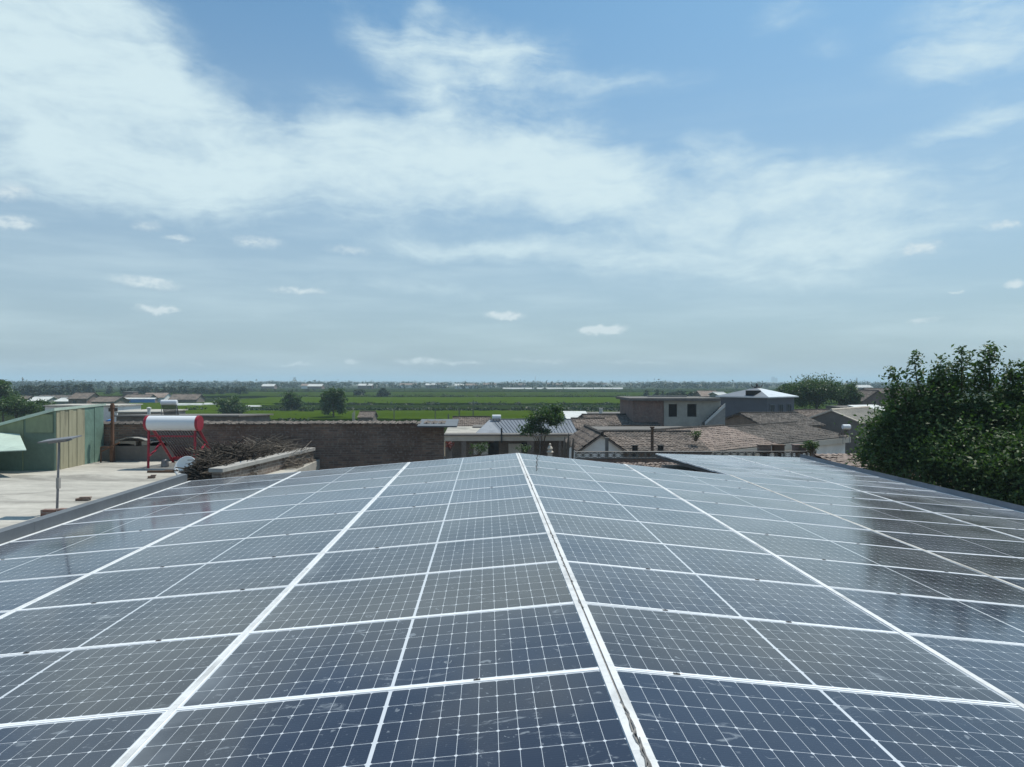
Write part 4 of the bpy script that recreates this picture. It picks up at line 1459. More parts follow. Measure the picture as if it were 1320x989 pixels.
# --- middle: porch house with the blue grey roof
YP = 53.0
x0, x1 = X_at(573, YP), X_at(749, YP)
zb1, zb0 = Z_at(561.5, YP, 660), Z_at(568.5, YP, 660)
ph_ = thing('porch_house', 'house with a beige porch beam and a blue grey metal roof in the middle', 'house', (x0, YP, 0))
Wp = x1 - x0
b = MB()
b.box(0, Wp, 0, 0.35, zb0, zb1)
b.build('porch_beam', M['pale_concrete'], ph_)
b = MB()
b.box(-.1, Wp + .1, -.12, 1.4, zb1 + .002, zb1 + .09)
b.build('porch_slab', M['dark_concrete'], ph_)
for px in (581, 598, 640, 684, 722, 747):
    b = MB()
    xx = X_at(px, YP) - x0
    ww = 0.36 if px in (598, 640) else .2
    if px == 684:
        ww = .5
    b.box(xx - ww / 2, xx + ww / 2, .05, .33, 0, zb0 - .002)
    b.build('pillar', M['brick_grey'] if px != 640 else M['dark_open'], ph_)
b = MB()
b.box(.0, Wp, 1.5, 1.7, 0, zb1 - .002)
b.build('back_wall', M['brick_grey'], ph_)
for (pa_, pb_) in ((610, 629), (656, 673)):
    xa, xb = (pa_ - 573) / 176 * Wp, (pb_ - 573) / 176 * Wp
    b = MB()
    zt_, zl2 = Z_at(572, YP + 1.5), Z_at(586, YP + 1.5)
    b.box(xa, xb, 1.40, 1.496, zl2, zt_)
    o = b.build('window', M['white_wall'], ph_)
    b = MB()
    b.box(xb + .02, xb + .55, 1.40, 1.49, 0, zt_ + .05)
    b.build('door', M['dark_open'], ph_)
# roof volume behind
ze, zr_ = Z_at(561, 54.6), Z_at(541, 58.5)
xa, xb = X_at(611, 54.6) - x0, X_at(747, 54.6) - x0
ra, rb = X_at(631, 58.5) - x0, X_at(736, 58.5) - x0
b = MB()
yf, yr, ybk = 1.6, 5.5, 9.4
b.prism([(yf + .3, 0), (ybk - .3, 0), (ybk - .3, ze - .02), (yf + .3, ze - .02)], xa + .3, xb - .3, 'X')
b.build('wall', M['white_wall'], ph_)
b = MB()
n = 24
xm = X_at(648, 54.6) - x0


def lerp3(p, q, k):
    return tuple(p[i] + (q[i] - p[i]) * k for i in range(3))


Af, Bf, Ar, Br = (xm, yf, ze), (xb, yf, ze), (ra, yr, zr_), (rb, yr, zr_)
for i in range(n):
    k0, k1, k2 = i / n, (i + .8) / n, (i + 1) / n
    b.poly([lerp3(Af, Bf, k0), lerp3(Af, Bf, k1), lerp3(Ar, Br, k1), lerp3(Ar, Br, k0)])
    e0, e1 = Vector(lerp3(Af, Bf, (k1 + k2) / 2)) + Vector((0, 0, .05)), Vector(lerp3(Ar, Br, (k1 + k2) / 2)) + Vector((0, 0, .05))
    b.poly([lerp3(Af, Bf, k1), e0, e1, lerp3(Ar, Br, k1)])
    b.poly([e0, lerp3(Af, Bf, k2), lerp3(Ar, Br, k2), e1])
b.poly([(xb, ybk, ze), (xm, ybk, ze), Ar, Br])
b.poly([Bf, (xb, ybk, ze), Br])
b.poly([(xm, ybk, ze), (xa, yf + 1, ze - .02), Ar])
rf = b.build('roof', M['metal_blue'], ph_)
b = MB()
b.poly([(xa, yf, ze - .02), (xm, yf, ze), Ar])
b.poly([(xa, yf, ze - .02), Ar, (xa, yf + 1, ze - .02)])
b.build('roof_end', M['flash_pale'], rf)
b = MB()
b.tube(Ar, Br, .08, n=6)
b.build('ridge_cap', M['flash_dark'], rf)
# tank on that roof
q = at(640, 540, 58.2)
wt = thing('water_tank', 'white cylindrical tank on the left end of the blue grey roof', 'tank', (q.x, q.y, zr_ - .1))
b = MB()
b.lathe([(0, -.36), (.17, -.36), (.19, -.32), (.19, .32), (.17, .36), (0, .36)], Matrix.Translation((0, 0, .33)) @ Matrix.Rotation(PI / 2, 4, 'Y'), 16)
b.build('body', M['tank'], wt)
for x in (-.25, .25):
    b = MB()
    b.box(x - .03, x + .03, -.2, .2, -.3, .16)
    b.build('leg', M['steel'], wt)
# small posts on the porch beam and a mast
for (px, py, lab) in ((646.5, 554, 'dark short post with a knob standing on the porch beam'),):
    b = MB()
    q = at(px, 562, 53.0)
    b.box(q.x - .06, q.x + .06, q.y - .2, q.y - .12, zb0 - .1, Z_at(py, 53, px))
    b.tube((q.x, q.y - .16, Z_at(py, 53, px)), (q.x, q.y - .16, Z_at(py, 53, px) + .15), .08, .03, 6)
    tag(b.build('roof_post', M['black']), lab, 'post')
q = at(694.5, 590, 15.6)
b = MB()
b.tube((q.x, q.y, 0), (q.x + .03, q.y, Z_at(559, 15.6, 696)), .008, .005, 6)
b.tube((q.x - .1, q.y, Z_at(562, 15.6)), (q.x + .15, q.y, Z_at(561, 15.6)), .006, n=5)
tag(b.build('thin_mast', M['steel']), 'thin grey mast just beyond the far end of the ridge', 'mast')


def shrub(name, label, px, py, Y, w, h, m, seed, cat='plant', n=24, z0=None):
    rr_ = np.random.RandomState(seed)
    q_ = at(px, py, Y)
    zb_ = q_.z if z0 is None else z0
    t_ = thing(name, label, cat, (q_.x, q_.y, zb_))
    pts = []
    st_ = MB()
    for i in range(n):
        c = np.array([rr_.normal() * w * .3, rr_.normal() * w * .3, h * (.35 + .6 * rr_.rand())])
        st_.path([(c[0] * .1, c[1] * .1, 0), (c[0] * .6, c[1] * .6, c[2] * .6), tuple(c)], [.015, .01, .004], 4)
        pts.append(c + rr_.normal(size=(14, 3)) * w * .09)
    st_.build('stem', M['bark'], t_)
    link('foliage', leaves_mesh('foliage', np.concatenate(pts), w * .055 + .02, m, seed + 1), t_)
    return t_


shrub('flower_bush', 'red flowering bush in the shade left of the porch', 580, 582, 46, .5, .6, M['red_leaf'], 71)
shrub('porch_plant', 'green plant before the left white porch window', 617, 588, 48, 1.0, .9, M['leaf_mid'], 72)
shrub('porch_plant', 'dark plant before the right white porch window', 676, 588, 48, .8, .8, M['leaf_dark'], 73)
for (px, h_, lab) in ((727, 1.1, 'left one of three tall dry cactus stalks near the porch end'), (732, 1.3, 'middle one of three tall dry cactus stalks near the porch end'), (738, 1.0, 'right one of three tall dry cactus stalks near the porch end')):
    q = at(px, 588, 40)
    b = MB()
    b.path([(0, 0, -3), (0, 0, 0), (.02, 0, h_ * .6), (.05, 0, h_)], [.07, .07, .08, .02], 6)
    b.path([(0, 0, h_ * .3), (.12, 0, h_ * .4), (.14, 0, h_ * .7)], [.03, .035, .02], 5)
    tag(b.build('cactus_stalk', M['twig_pale'], loc=tuple(q)), lab, 'plant', 'cactus stalks')
q = at(709, 584, 40)
b = MB()
b.lathe([(0.0, 0), (.17, 0), (.20, .05), (.12, .14), (.16, .26), (.10, .36), (.05, .42), (.07, .5), (0, .56)], Matrix.Translation(q), 12)
b.box(q.x - .12, q.x + .12, q.y - .12, q.y + .12, 0, q.z - .002)
tag(b.build('garden_urn', M['pale_concrete']), 'pale small urn on a post in front of the porch', 'urn')

# --- small roofs left of the porch house
gable_house('tile_house', 'low brown tiled house left of the blue grey roof', (X_at(586, 66), 66, 0), 0, 3.1, 5, 2.9, 3.9, M['brick_red'], M['tile_brown'])
shed_house('brick_outhouse', 'red brick outhouse with a flat top left of the blue grey roof', (X_at(610, 62), 62, 0), 0, 1.7, 2, 3.35, 3.4, M['brick_red'], M['dark_concrete'], over=.05)
shed_house('flat_outhouse', 'flat greyish roof strip directly behind the end of the brick wall', (X_at(574, 57), 57, 0), 0, 3.3, 6, 3.0, 3.3, M['brick_grey'], M['concrete'], over=.1)

# --- right: tile roofed village houses
def place(px, py, Y):
    q_ = at(px, py, Y)
    return (q_.x, q_.y, 0)


h1e, h1r = Z_at(583, 40, 840), Z_at(558.5, 44, 840)
gable_house('tile_house', 'long brown tiled roof right behind the lattice wall beside the white gable', (X_at(783, 40), 40, 0), 0, X_at(911, 40) - X_at(783, 40), 8, h1e, h1r, M['brick_dark'], M['tile_brown'], over=.25)
wg = gable_house('white_gable_house', 'small house with a plain white gable end facing the panels', (X_at(747, 39) + 2.35, 38.6, 0), PI / 2, 6.5, 2.35, Z_at(581, 38.6), Z_at(561, 38.6), M['white_wall'], M['tile_brown'], over=.16)
gable_house('tile_house', 'brown tiled roof in the second row with a dark ridge above the white gable', (X_at(766, 60), 60, 0), R(2), X_at(846, 60) - X_at(766, 60), 8, Z_at(549, 60), Z_at(536, 64), M['brick_grey'], M['tile_brown'], over=.4, ridge_m=M['tile_grey'])
shed_house('flat_outhouse', 'low flat roofed building with a shaded front between the two brown tiled rows', (X_at(775, 52), 52, 0), R(1), 7.2, 5, Z_at(556, 52), Z_at(552, 57), M['brick_dark'], M['dark_concrete'], over=.3)
gable_house('tile_house', 'brown tiled roof left of the second row beside the white sheet roof', (X_at(742, 57), 57, 0), R(-4), 2.4, 6, Z_at(553, 57), Z_at(541, 60), M['white_wall'], M['tile_brown'], over=.25)
shed_house('sheet_roof_shed', 'shed with a tilted white sheet roof and a blue edge right of the small tree', (X_at(731, 76), 76, 0), R(-3), X_at(760, 76) - X_at(731, 76), 6, Z_at(542, 76), Z_at(531.5, 82), M['blue'], M['white_sheet'], over=.1)
shed_house('flat_outhouse', 'dark flat roof low in the field behind the brown tiled roofs', (X_at(750, 95), 95, 0), 0, 13, 6, Z_at(534, 95), Z_at(532, 101), M['dark_concrete'], M['dark_concrete'], over=.2)
b = MB()
q = at(774.5, 531, 72)
b.lathe([(.0, 0), (.2, 0), (.2, .02), (.18, .62), (.22, .64), (.22, .7), (0, .7)], Matrix.Translation((q.x, q.y, Z_at(535, 72))), 12)
b.box(q.x - .25, q.x + .25, q.y - .25, q.y + .25, 0, Z_at(535, 72) - .002)
tag(b.build('chimney_pipe', M['white_sheet']), 'white round chimney pipe above the second row of tiled roofs', 'chimney')
b = MB()
q = at(812, 531, 75)
b.box(q.x - .12, q.x + .12, q.y - .12, q.y + .12, 0, Z_at(527, 75))
b.box(q.x - .18, q.x + .18, q.y - .18, q.y + .18, Z_at(527, 75) + .002, Z_at(526, 75))
tag(b.build('brick_pier', M['pale_concrete']), 'pale narrow pier left of the unfinished concrete house', 'pier')
# right row, turned away
e0, e1 = at(914, 582, 41.5), at(1001, 572, 46.0)
rz_ = math.atan2(e1.y - e0.y, e1.x - e0.x)
Lr = math.hypot(e1.x - e0.x, e1.y - e0.y)
gable_house('tile_house', 'pinkish tiled roof turned away to the right with a concrete eave band', (e0.x, e0.y, 0), rz_, Lr - .3, 8.0, e0.z, e0.z + .95, M['white_wall'], M['tile_pink'], over=.25, fascia=.35, ridge_m=M['tile_grey'])
e2 = at(1101, 565, 51.2)
gable_house('tile_house', 'grey brown tiled roof above a pale wall with a dark arched window', (e1.x, e1.y, 0), rz_, math.hypot(e2.x - e1.x, e2.y - e1.y), 8.0, e1.z - .02, e1.z + .78, M['white_wall'], M['tile_grey'], over=.25, fascia=.35,
            windows=((4.3, 5.1, e1.z - 2.0, e1.z - .75), (7.2, 8.3, e1.z - 2.4, e1.z - 1.2)))
gable_house('tile_house', 'dark tiled roof in front of the grey house with three windows', place(986, 549, 60), R(6), 5.2, 8.5, Z_at(549.5, 60), Z_at(534, 64), M['brick_grey'], M['tile_grey'], over=.3)
gable_house('tile_house', 'low dark tiled ridge behind the grey brown roof with the arched window', place(1040, 541, 74), R(10), 5, 7, Z_at(541, 74), Z_at(530, 77), M['brick_grey'], M['tile_brown'], over=.3)
gable_house('concrete_gable_house', 'house with a dark gable and a pale smooth roof left of the big tree', (33.4, 62.2, 0), R(43), 9.5, 5.0, Z_at(545, 62.2), Z_at(529.5, 64), M['dark_concrete'], M['pale_concrete'], tiles=False, over=.2)
shed_house('sheet_roof_shed', 'shed with a pale blue white sheet roof by the big tree', place(1140, 536, 78), R(25), 4.6, 4.5, Z_at(536, 78), Z_at(524, 82), M['brick_grey'], M['white_sheet'], over=.15)
gable_house('brick_gable_house', 'red brown brick house with two small gable openings near the big tree', place(1150, 524, 108), R(90), 8, 4.6, Z_at(517, 108), Z_at(504, 108), M['brick_red'], M['tile_brown'], over=.15, gable_win=((1.7, 2.0, 4.0, 4.4), (2.6, 2.9, 4.0, 4.4)))
gable_house('tile_house', 'long low tiled roof above the brick gable house by the big tree', place(1128, 510, 135), R(4), 16, 7, Z_at(507.5, 135), Z_at(501, 138), M['brick_grey'], M['tile_brown'], over=.3)
shed_house('brick_yard_wall', 'low brick yard building behind the dense tree', place(1085, 527, 92), R(3), 6, 4, Z_at(526, 92), Z_at(524, 96), M['brick_grey'], M['dark_concrete'], over=.1)
# small solar heater on the right roofs
q = at(1091, 549, 50.5)
wt = thing('small_water_heater', 'small water heater with a white tank on the grey brown roof', 'water heater', (q.x, q.y, q.z - .5))
b = MB()
b.lathe([(0, -.28), (.16, -.28), (.18, -.25), (.18, .25), (.16, .28), (0, .28)], Matrix.Translation((0, 0, .42)) @ Matrix.Rotation(PI / 2, 4, 'Y'), 14)
b.build('tank', M['tank'], wt)
b = MB()
for i in range(8):
    b.tube((-.22 + i * .063, .1, .32), (-.22 + i * .063, .75, -.25), .022, n=6)
b.build('tubes', M['tube'], wt)
b = MB()
for x in (-.25, .25):
    b.tube((x, 0, -.8), (x, 0, .3), .02, n=5)
    b.tube((x, .8, -.8), (x, .08, .3), .02, n=5)
b.build('stand', M['steel'], wt)

# grey house with the metal hip roof
YG = 74.0
cg = at(989, 540, YG)
zg = Z_at(512.5, YG, 989)
zap = Z_at(499.5, 78.5, 983)
gh = thing('grey_house', 'grey two storey house with a shiny metal hip roof and an apex ornament', 'house', (cg.x, cg.y, 0), R(38))
wx, wy = 5.6, 5.8
b = MB()
b.box(0, wx, 0, wy, 0, zg)
b.build('wall', M['grey_wall'], gh)
o_ = .35
cnr = [(-o_, -o_), (wx + o_, -o_), (wx + o_, wy + o_), (-o_, wy + o_)]
ap = (wx / 2, wy / 2, zap)
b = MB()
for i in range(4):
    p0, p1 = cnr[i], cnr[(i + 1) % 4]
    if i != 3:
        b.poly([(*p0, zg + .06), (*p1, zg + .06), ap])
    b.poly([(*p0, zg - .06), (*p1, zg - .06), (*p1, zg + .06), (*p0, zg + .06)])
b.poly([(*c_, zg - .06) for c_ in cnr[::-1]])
rf = b.build('roof', M['metal_glint'], gh)  # sun glint put into the pale colour; left slope kept darker
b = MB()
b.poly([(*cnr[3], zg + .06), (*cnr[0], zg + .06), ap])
tag(b.build('roof_side', M['metal_blue'], rf), 'blue grey left slope of the roof, toned darker beside the painted glint')
b = MB()
b.box(.05, 1.3, 1.5, 2.6, zg + .1, zg + .72)
b.build('dormer', M['dark_open'], rf)
b = MB()
b.lathe([(0, 0), (.35, 0), (.3, .08), (.12, .12), (.1, .3), (.16, .38), (.05, .55), (0, .6)], Matrix.Translation((wx / 2, wy / 2, zap - .1)), 10)
for sx_ in (-1, 1):
    b.path([(wx / 2, wy / 2, zap + .05), (wx / 2 + sx_ * .4, wy / 2 - sx_ * .3, zap + .06), (wx / 2 + sx_ * .5, wy / 2 - sx_ * .4, zap + .35)], [.09, .07, .03], 6)
b.build('apex_ornament', M['black'], rf)
for (a_, b_) in ((.5, 1.4), (2.3, 3.2), (4.0, 4.9)):
    window(gh, a_, b_, 0.0, zg - 1.75, zg - .75, M['window'], M['flash_dark'])
b = MB()
b.box(-.02, wx + .02, -.05, -.002, zg - 3.2, zg - 3.0)
b.build('band', M['plaster'], gh)

# unfinished concrete house
YU = 61.0
xa, xb, xm = X_at(816, YU), X_at(929, YU), X_at(856, YU)
zu = Z_at(516.5, YU, 875)
uh = thing('concrete_house', 'unfinished concrete house with two dark window holes and a brick left part', 'house', (xa, YU, 0))
b = MB()
b.box(0, xm - xa, 0.1, 6, 0, zu - .02)
tag(b.build('brick_part', M['brick_red'], uh), 'red brick left part of the house')
b = MB()
w_, d0 = xb - xa, 0
wins = [(X_at(862, YU) - xa, X_at(873, YU) - xa), (X_at(886, YU) - xa, X_at(898, YU) - xa)]
zw0, zw1 = Z_at(537.5, YU), Z_at(521, YU)
cuts = [xm - xa + .002, wins[0][0], wins[0][1], wins[1][0], wins[1][1], w_]
for i in range(5):
    if i in (1, 3):
        b.box(cuts[i], cuts[i + 1], 0, .25, 0, zw0)
        b.box(cuts[i], cuts[i + 1], 0, .25, zw1, zu)
    else:
        b.box(cuts[i], cuts[i + 1], 0, .25, 0, zu)
b.box(xm - xa + .002, xm - xa + .25, .25, 6, 0, zu)
b.box(w_ - .25, w_, .25, 6, 0, zu)
b.box(xm - xa + .25, w_ - .25, 5.75, 6, 0, zu)
b.build('wall', M['cement'], uh)
for (a_, b_) in wins:
    b = MB()
    b.box(a_, b_, .2, .24, zw0, zw1)
    b.build('window', M['dark_open'], uh)
b = MB()
b.box(-.35, w_ - .1, -.45, 6.3, zu + .002, zu + .22)
b.build('roof_slab', M['dark_concrete'], uh)
b = MB()
b.box(1.5, 5.0, 1, 1.2, zu + .281, zu + .42)
b.build('parapet', M['plaster'], uh)
# leaning white sheet beside it
b = MB()
p0, p1, p2, p3 = at(909, 544, 60.2), at(935, 520, 60.2), at(935, 521, 61.0), at(934, 543, 60.4)
b.poly([p0, p3, p1])
dy = Vector((0, .08, 0))
b.poly([p0 + dy, p1 + dy, p3 + dy])
for u_, v_ in ((p0, p3), (p3, p1), (p1, p0)):
    b.poly([u_, u_ + dy, v_ + dy, v_])
so_ = thing('stair_block', 'pale sloping stair parapet between the concrete house and the grey house', 'stairs', (p0.x, p0.y, 0))
stb = MB()
n = 9
for i in range(n):
    xa_, xb_ = (p1.x - p0.x) * i / n, (p1.x - p0.x) * (i + 1) / n
    stb.box(xa_, xb_, .1, 1.0, 0, p0.z + (p1.z - p0.z) * (i + .5) / n - .12)
stb.build('steps', M['dark_concrete'], so_)
pb_ = MB()
W_ = p1.x - p0.x
pb_.mesh([(0, 0, p0.z - .25), (W_, 0, p1.z - .3), (W_, 0, p1.z), (0, 0, p0.z), (0, .09, p0.z - .25), (W_, .09, p1.z - .3), (W_, .09, p1.z), (0, .09, p0.z)],
         [(0, 1, 2, 3), (4, 7, 6, 5), (0, 4, 5, 1), (3, 2, 6, 7), (0, 3, 7, 4), (1, 5, 6, 2)])
pb_.build('side_wall', M['white_sheet'], so_)
wb = MB()
wb.mesh([(0, .02, 0), (W_, .02, 0), (W_, .02, p1.z - .305), (0, .02, p0.z - .255), (0, .08, 0), (W_, .08, 0), (W_, .08, p1.z - .305), (0, .08, p0.z - .255)],
        [(0, 1, 2, 3), (4, 7, 6, 5), (0, 3, 7, 4), (1, 5, 6, 2), (3, 2, 6, 7)])
wb.build('base_wall', M['plaster'], so_)

# lattice wall of ring blocks
YL = 30.0
xl0, xl1 = X_at(742, YL), X_at(1052, YL)
zt0, zt1 = Z_at(590.5, YL, 860), Z_at(583.0, YL, 860)
lw = thing('lattice_wall', 'long dark wall topped with a pierced lattice of ring blocks', 'wall', (xl0, YL, 0))
b = MB()
b.box(0, xl1 - xl0, 0, .22, 0, zt0 - .03)
b.build('brickwork', M['brick_dark'], lw)
b = MB()
rz2 = (zt1 - zt0 - .02) / 2
zm_ = (zt0 + zt1) / 2 - .01
x = .17
while x < xl1 - xl0 - .17:
    b.path([(x + .145 * math.cos(2 * PI * k_ / 14), .11, zm_ + (rz2 - .02) * math.sin(2 * PI * k_ / 14)) for k_ in range(15)], .019, 5, cap=False)
    b.box(x - .177, x - .157, .06, .16, zt0 - .004, zt1 - .006)
    for sg in (-1, 1):
        b.tube((x + sg * .03, .11, zm_), (x + sg * .15, .11, zm_), .012, n=4)
    x += .335
b.build('ring_blocks', M['plaster'], lw)
b = MB()
b.box(-.02, xl1 - xl0 + .02, -.03, .25, zt1 - .005, zt1 + .025)
b.box(-.02, xl1 - xl0 + .02, -.03, .25, zt0 - .029, zt0 - .005)
b.build('coping', M['dark_concrete'], lw)
# things along that wall
for (px, top, w_, m_, nm, lab, ct) in ((841, 552, .11, 'wood', 'wall_post', 'tall brown post standing behind the lattice wall', 'post'),
                                       (782.5, 566, .13, 'dark_concrete', 'wall_post', 'grey post on the lattice wall by the white gable', 'post')):
    q = at(px, 588, 31.0)
    b = MB()
    b.box(q.x - w_ / 2, q.x + w_ / 2, q.y, q.y + w_, 0, Z_at(top, 31, px))
    b.box(q.x - w_ / 2 - .03, q.x + w_ / 2 + .03, q.y - .03, q.y + w_ + .03, Z_at(top, 31, px) + .002, Z_at(top, 31, px) + .06)
    tag(b.build(nm, M[m_]), lab, ct)
for (px, lab) in ((818.5, 'left one of two square dark chimney pots on the tiled roof behind the lattice'), (851.5, 'right one of two square dark chimney pots on the tiled roof behind the lattice')):
    q = at(px, 583, 38.8)
    b = MB()
    b.box(q.x - .13, q.x + .13, q.y - .13, q.y + .13, q.z - .3, Z_at(575, 38.8, px))
    b.box(q.x - .17, q.x + .17, q.y - .17, q.y + .17, Z_at(575, 38.8, px) + .002, Z_at(574, 38.8, px))
    b.box(q.x - .1, q.x + .1, q.y - .1, q.y + .1, 0, q.z - .302)
    tag(b.build('chimney_pot', M['dark_open']), lab, 'chimney', 'dark chimney pots')
shrub('potted_shrub', 'dark round shrub at the right end of the lattice wall', 1046, 585, 29.8, .55, .55, M['leaf_dark'], 81, n=40)
shrub('potted_shrub', 'small dark shrub on the ridge between the brown and the pinkish roofs', 897, 569, 41, .5, .6, M['leaf_dark'], 82, n=26)
for (px, w_, m_, lab) in ((985, .5, 'brick_dark', 'leftmost dark box on the lattice wall below the pinkish roof'), (1003, .45, 'wood', 'middle brown box on the lattice wall below the pinkish roof'), (1030, .5, 'brick_red', 'reddish brick block on the lattice wall beside the round shrub')):
    q = at(px, 584, 30.4)
    b = MB()
    b.box(-w_ / 2, w_ / 2, -.15, .15, 0, .32)
    b.box(-w_ / 2 - .03, w_ / 2 + .03, -.18, .18, .322, .37)
    b.box(-w_ / 4, w_ / 4, -.1, .1, -q.z + .001, -.002)
    tag(b.build('wall_box', M[m_], loc=tuple(q)), lab, 'box')

# tile roof glimpsed in the gap before the lattice wall
gy0, gy1 = 21.6, 27.0
shg = thing('lean_to', 'low tiled lean to roof in the dark gap between the two panel fields', 'lean-to', (X_at(800, 22), gy0, 0))
b = MB()
zA, zB = Z_at(616, gy0, 870), Z_at(597.5, gy1, 870)
wl = X_at(960, 22) - X_at(800, 22)
ey = Vector((0, gy1 - gy0, zB - zA))
tile_sheet(b, Vector((0, 0, zA)), Vector((1, 0, 0)), ey.normalized(), wl, ey.length)
b.build('roof', M['tile_pink'], shg)
b = MB()
b.prism([(.1, 0), (gy1 - gy0, 0), (gy1 - gy0, zB - .12), (.1, zA - .12)], .1, wl - .1, 'X')
b.build('wall', M['brick_dark'], shg)
b = MB()
q = at(880, 600, 24)
b.box(q.x - .1, q.x + .1, 23.9, 24.1, 0, Z_at(594, 24, 880))
b.box(q.x - .13, q.x + .13, 23.87, 24.13, Z_at(594, 24, 880) + .002, Z_at(593, 24, 880))
tag(b.build('gap_post', M['brick_dark']), 'dark brick post rising in the gap beside the panels', 'post')

# small pink tiled roof just beyond the right kerb
ty0, ty1 = 23.6, 26.2
rt_ = thing('lean_to', 'small pinkish tiled lean to roof just beyond the right kerb under the big tree', 'lean-to', (X_at(1046, ty1), ty0, 0))
zA, zB = Z_at(606, ty0, 1080), Z_at(586, ty1, 1080)
wl = X_at(1125, ty1) - X_at(1046, ty1)
ey = Vector((0, ty1 - ty0, zB - zA))
b = MB()
tile_sheet(b, Vector((0, 0, zA)), Vector((1, 0, 0)), ey.normalized(), wl, ey.length)
b.build('roof', M['tile_pink'], rt_)
b = MB()
b.prism([(.05, 0), (ty1 - ty0, 0), (ty1 - ty0, zB + .02), (ty1 - ty0 - .15, zB + .02), (ty1 - ty0 - .15, zB - .12), (.05, zA - .1)], .05, wl - .05, 'X')
b.build('wall', M['brick_red'], rt_)

# --- left background houses
shed_house('flat_roof_block', 'long dark flat roofed building behind the tall brick wall', (X_at(150, 60), 60, 0), 0, X_at(305, 60) - X_at(150, 60), 9, Z_at(537, 60), Z_at(535, 69), M['dark_concrete'], M['dark_concrete'], over=.3)
shed_house('flat_roof_block', 'pale concrete strip roof behind the rusty post', (X_at(152, 72), 72, 0), 0, X_at(206, 72) - X_at(152, 72), 6, Z_at(532, 72), Z_at(529, 78), M['plaster'], M['concrete'], over=.2)
shed_house('white_house', 'white flat house with small window holes behind the green shed', (X_at(58, 74), 74, 0), 0, X_at(151, 74) - X_at(58, 74), 5, Z_at(524, 74), Z_at(522, 79), M['white_wall'], M['concrete'], over=.15,
           windows=((6.4, 6.75, 4.3, 4.65), (6.95, 7.3, 4.3, 4.65)))
shed_house('garden_wall', 'low grey garden wall between the white house and the green field', (X_at(135, 84), 84, 0), 0, X_at(175, 84) - X_at(135, 84), .3, Z_at(525, 84), Z_at(525, 84), M['plaster'], M['plaster'], over=.02, cat='wall')
b = MB()
q = at(139, 545, 40)
tp = [(-.22, 0, 0), (-.05, 0, .14), (.1, .05, .16), (.22, 0, 0), (.2, .5, 0), (-.2, .5, 0), (0, .3, .2)]
b.mesh(tp, [(0, 1, 6, 5), (1, 2, 6), (2, 3, 4, 6), (4, 5, 6), (0, 3, 2, 1), (0, 5, 4, 3)])
b.mesh([(x * .8, y + .25, z) for (x, y) in ((-.2, -.2), (.2, -.2), (.2, .2), (-.2, .2)) for z in (-q.z, -.002)], [(0, 1, 3, 2), (2, 3, 5, 4), (4, 5, 7, 6), (6, 7, 1, 0)])
tag(b.build('blue_tarp', M['blue'], loc=tuple(q)), 'bright blue tarpaulin bundle behind the rusty post', 'tarpaulin')
# far solar heater on a pedestal
q = at(218, 536, 62)
wt = thing('water_heater', 'distant water heater with a white tank above dark tubes on a flat roof', 'water heater', (q.x, q.y, q.z - .05))
b = MB()
b.lathe([(0, -.68), (.2, -.68), (.22, -.64), (.22, .64), (.2, .68), (0, .68)], Matrix.Translation((0, 0, 1.2)) @ Matrix.Rotation(PI / 2, 4, 'Y'), 14)
b.build('tank', M['tank'], wt)
b = MB()
for i in range(14):
    b.tube((-.6 + i * .092, 0, 1.05), (-.6 + i * .092, .5, 0.05), .036, n=6)
b.build('tubes', M['tube'], wt)
b = MB()
for x in (-.62, .62):
    b.tube((x, -.05, 0), (x, 0, 1.1), .03, n=5)
    b.tube((x, .55, 0), (x, 0, 1.1), .03, n=5)
b.build('stand', M['steel'], wt)
q = at(192, 533, 66)
b = MB()
b.lathe([(0, 0), (.14, 0), (.14, .5), (.2, .52), (.2, .62), (0, .7)], Matrix.Translation((q.x, q.y, q.z - .1)), 10)
tag(b.build('vent_pipe', M['white_sheet']), 'white vent pipe on the dark flat roof left of the distant heater', 'vent pipe')

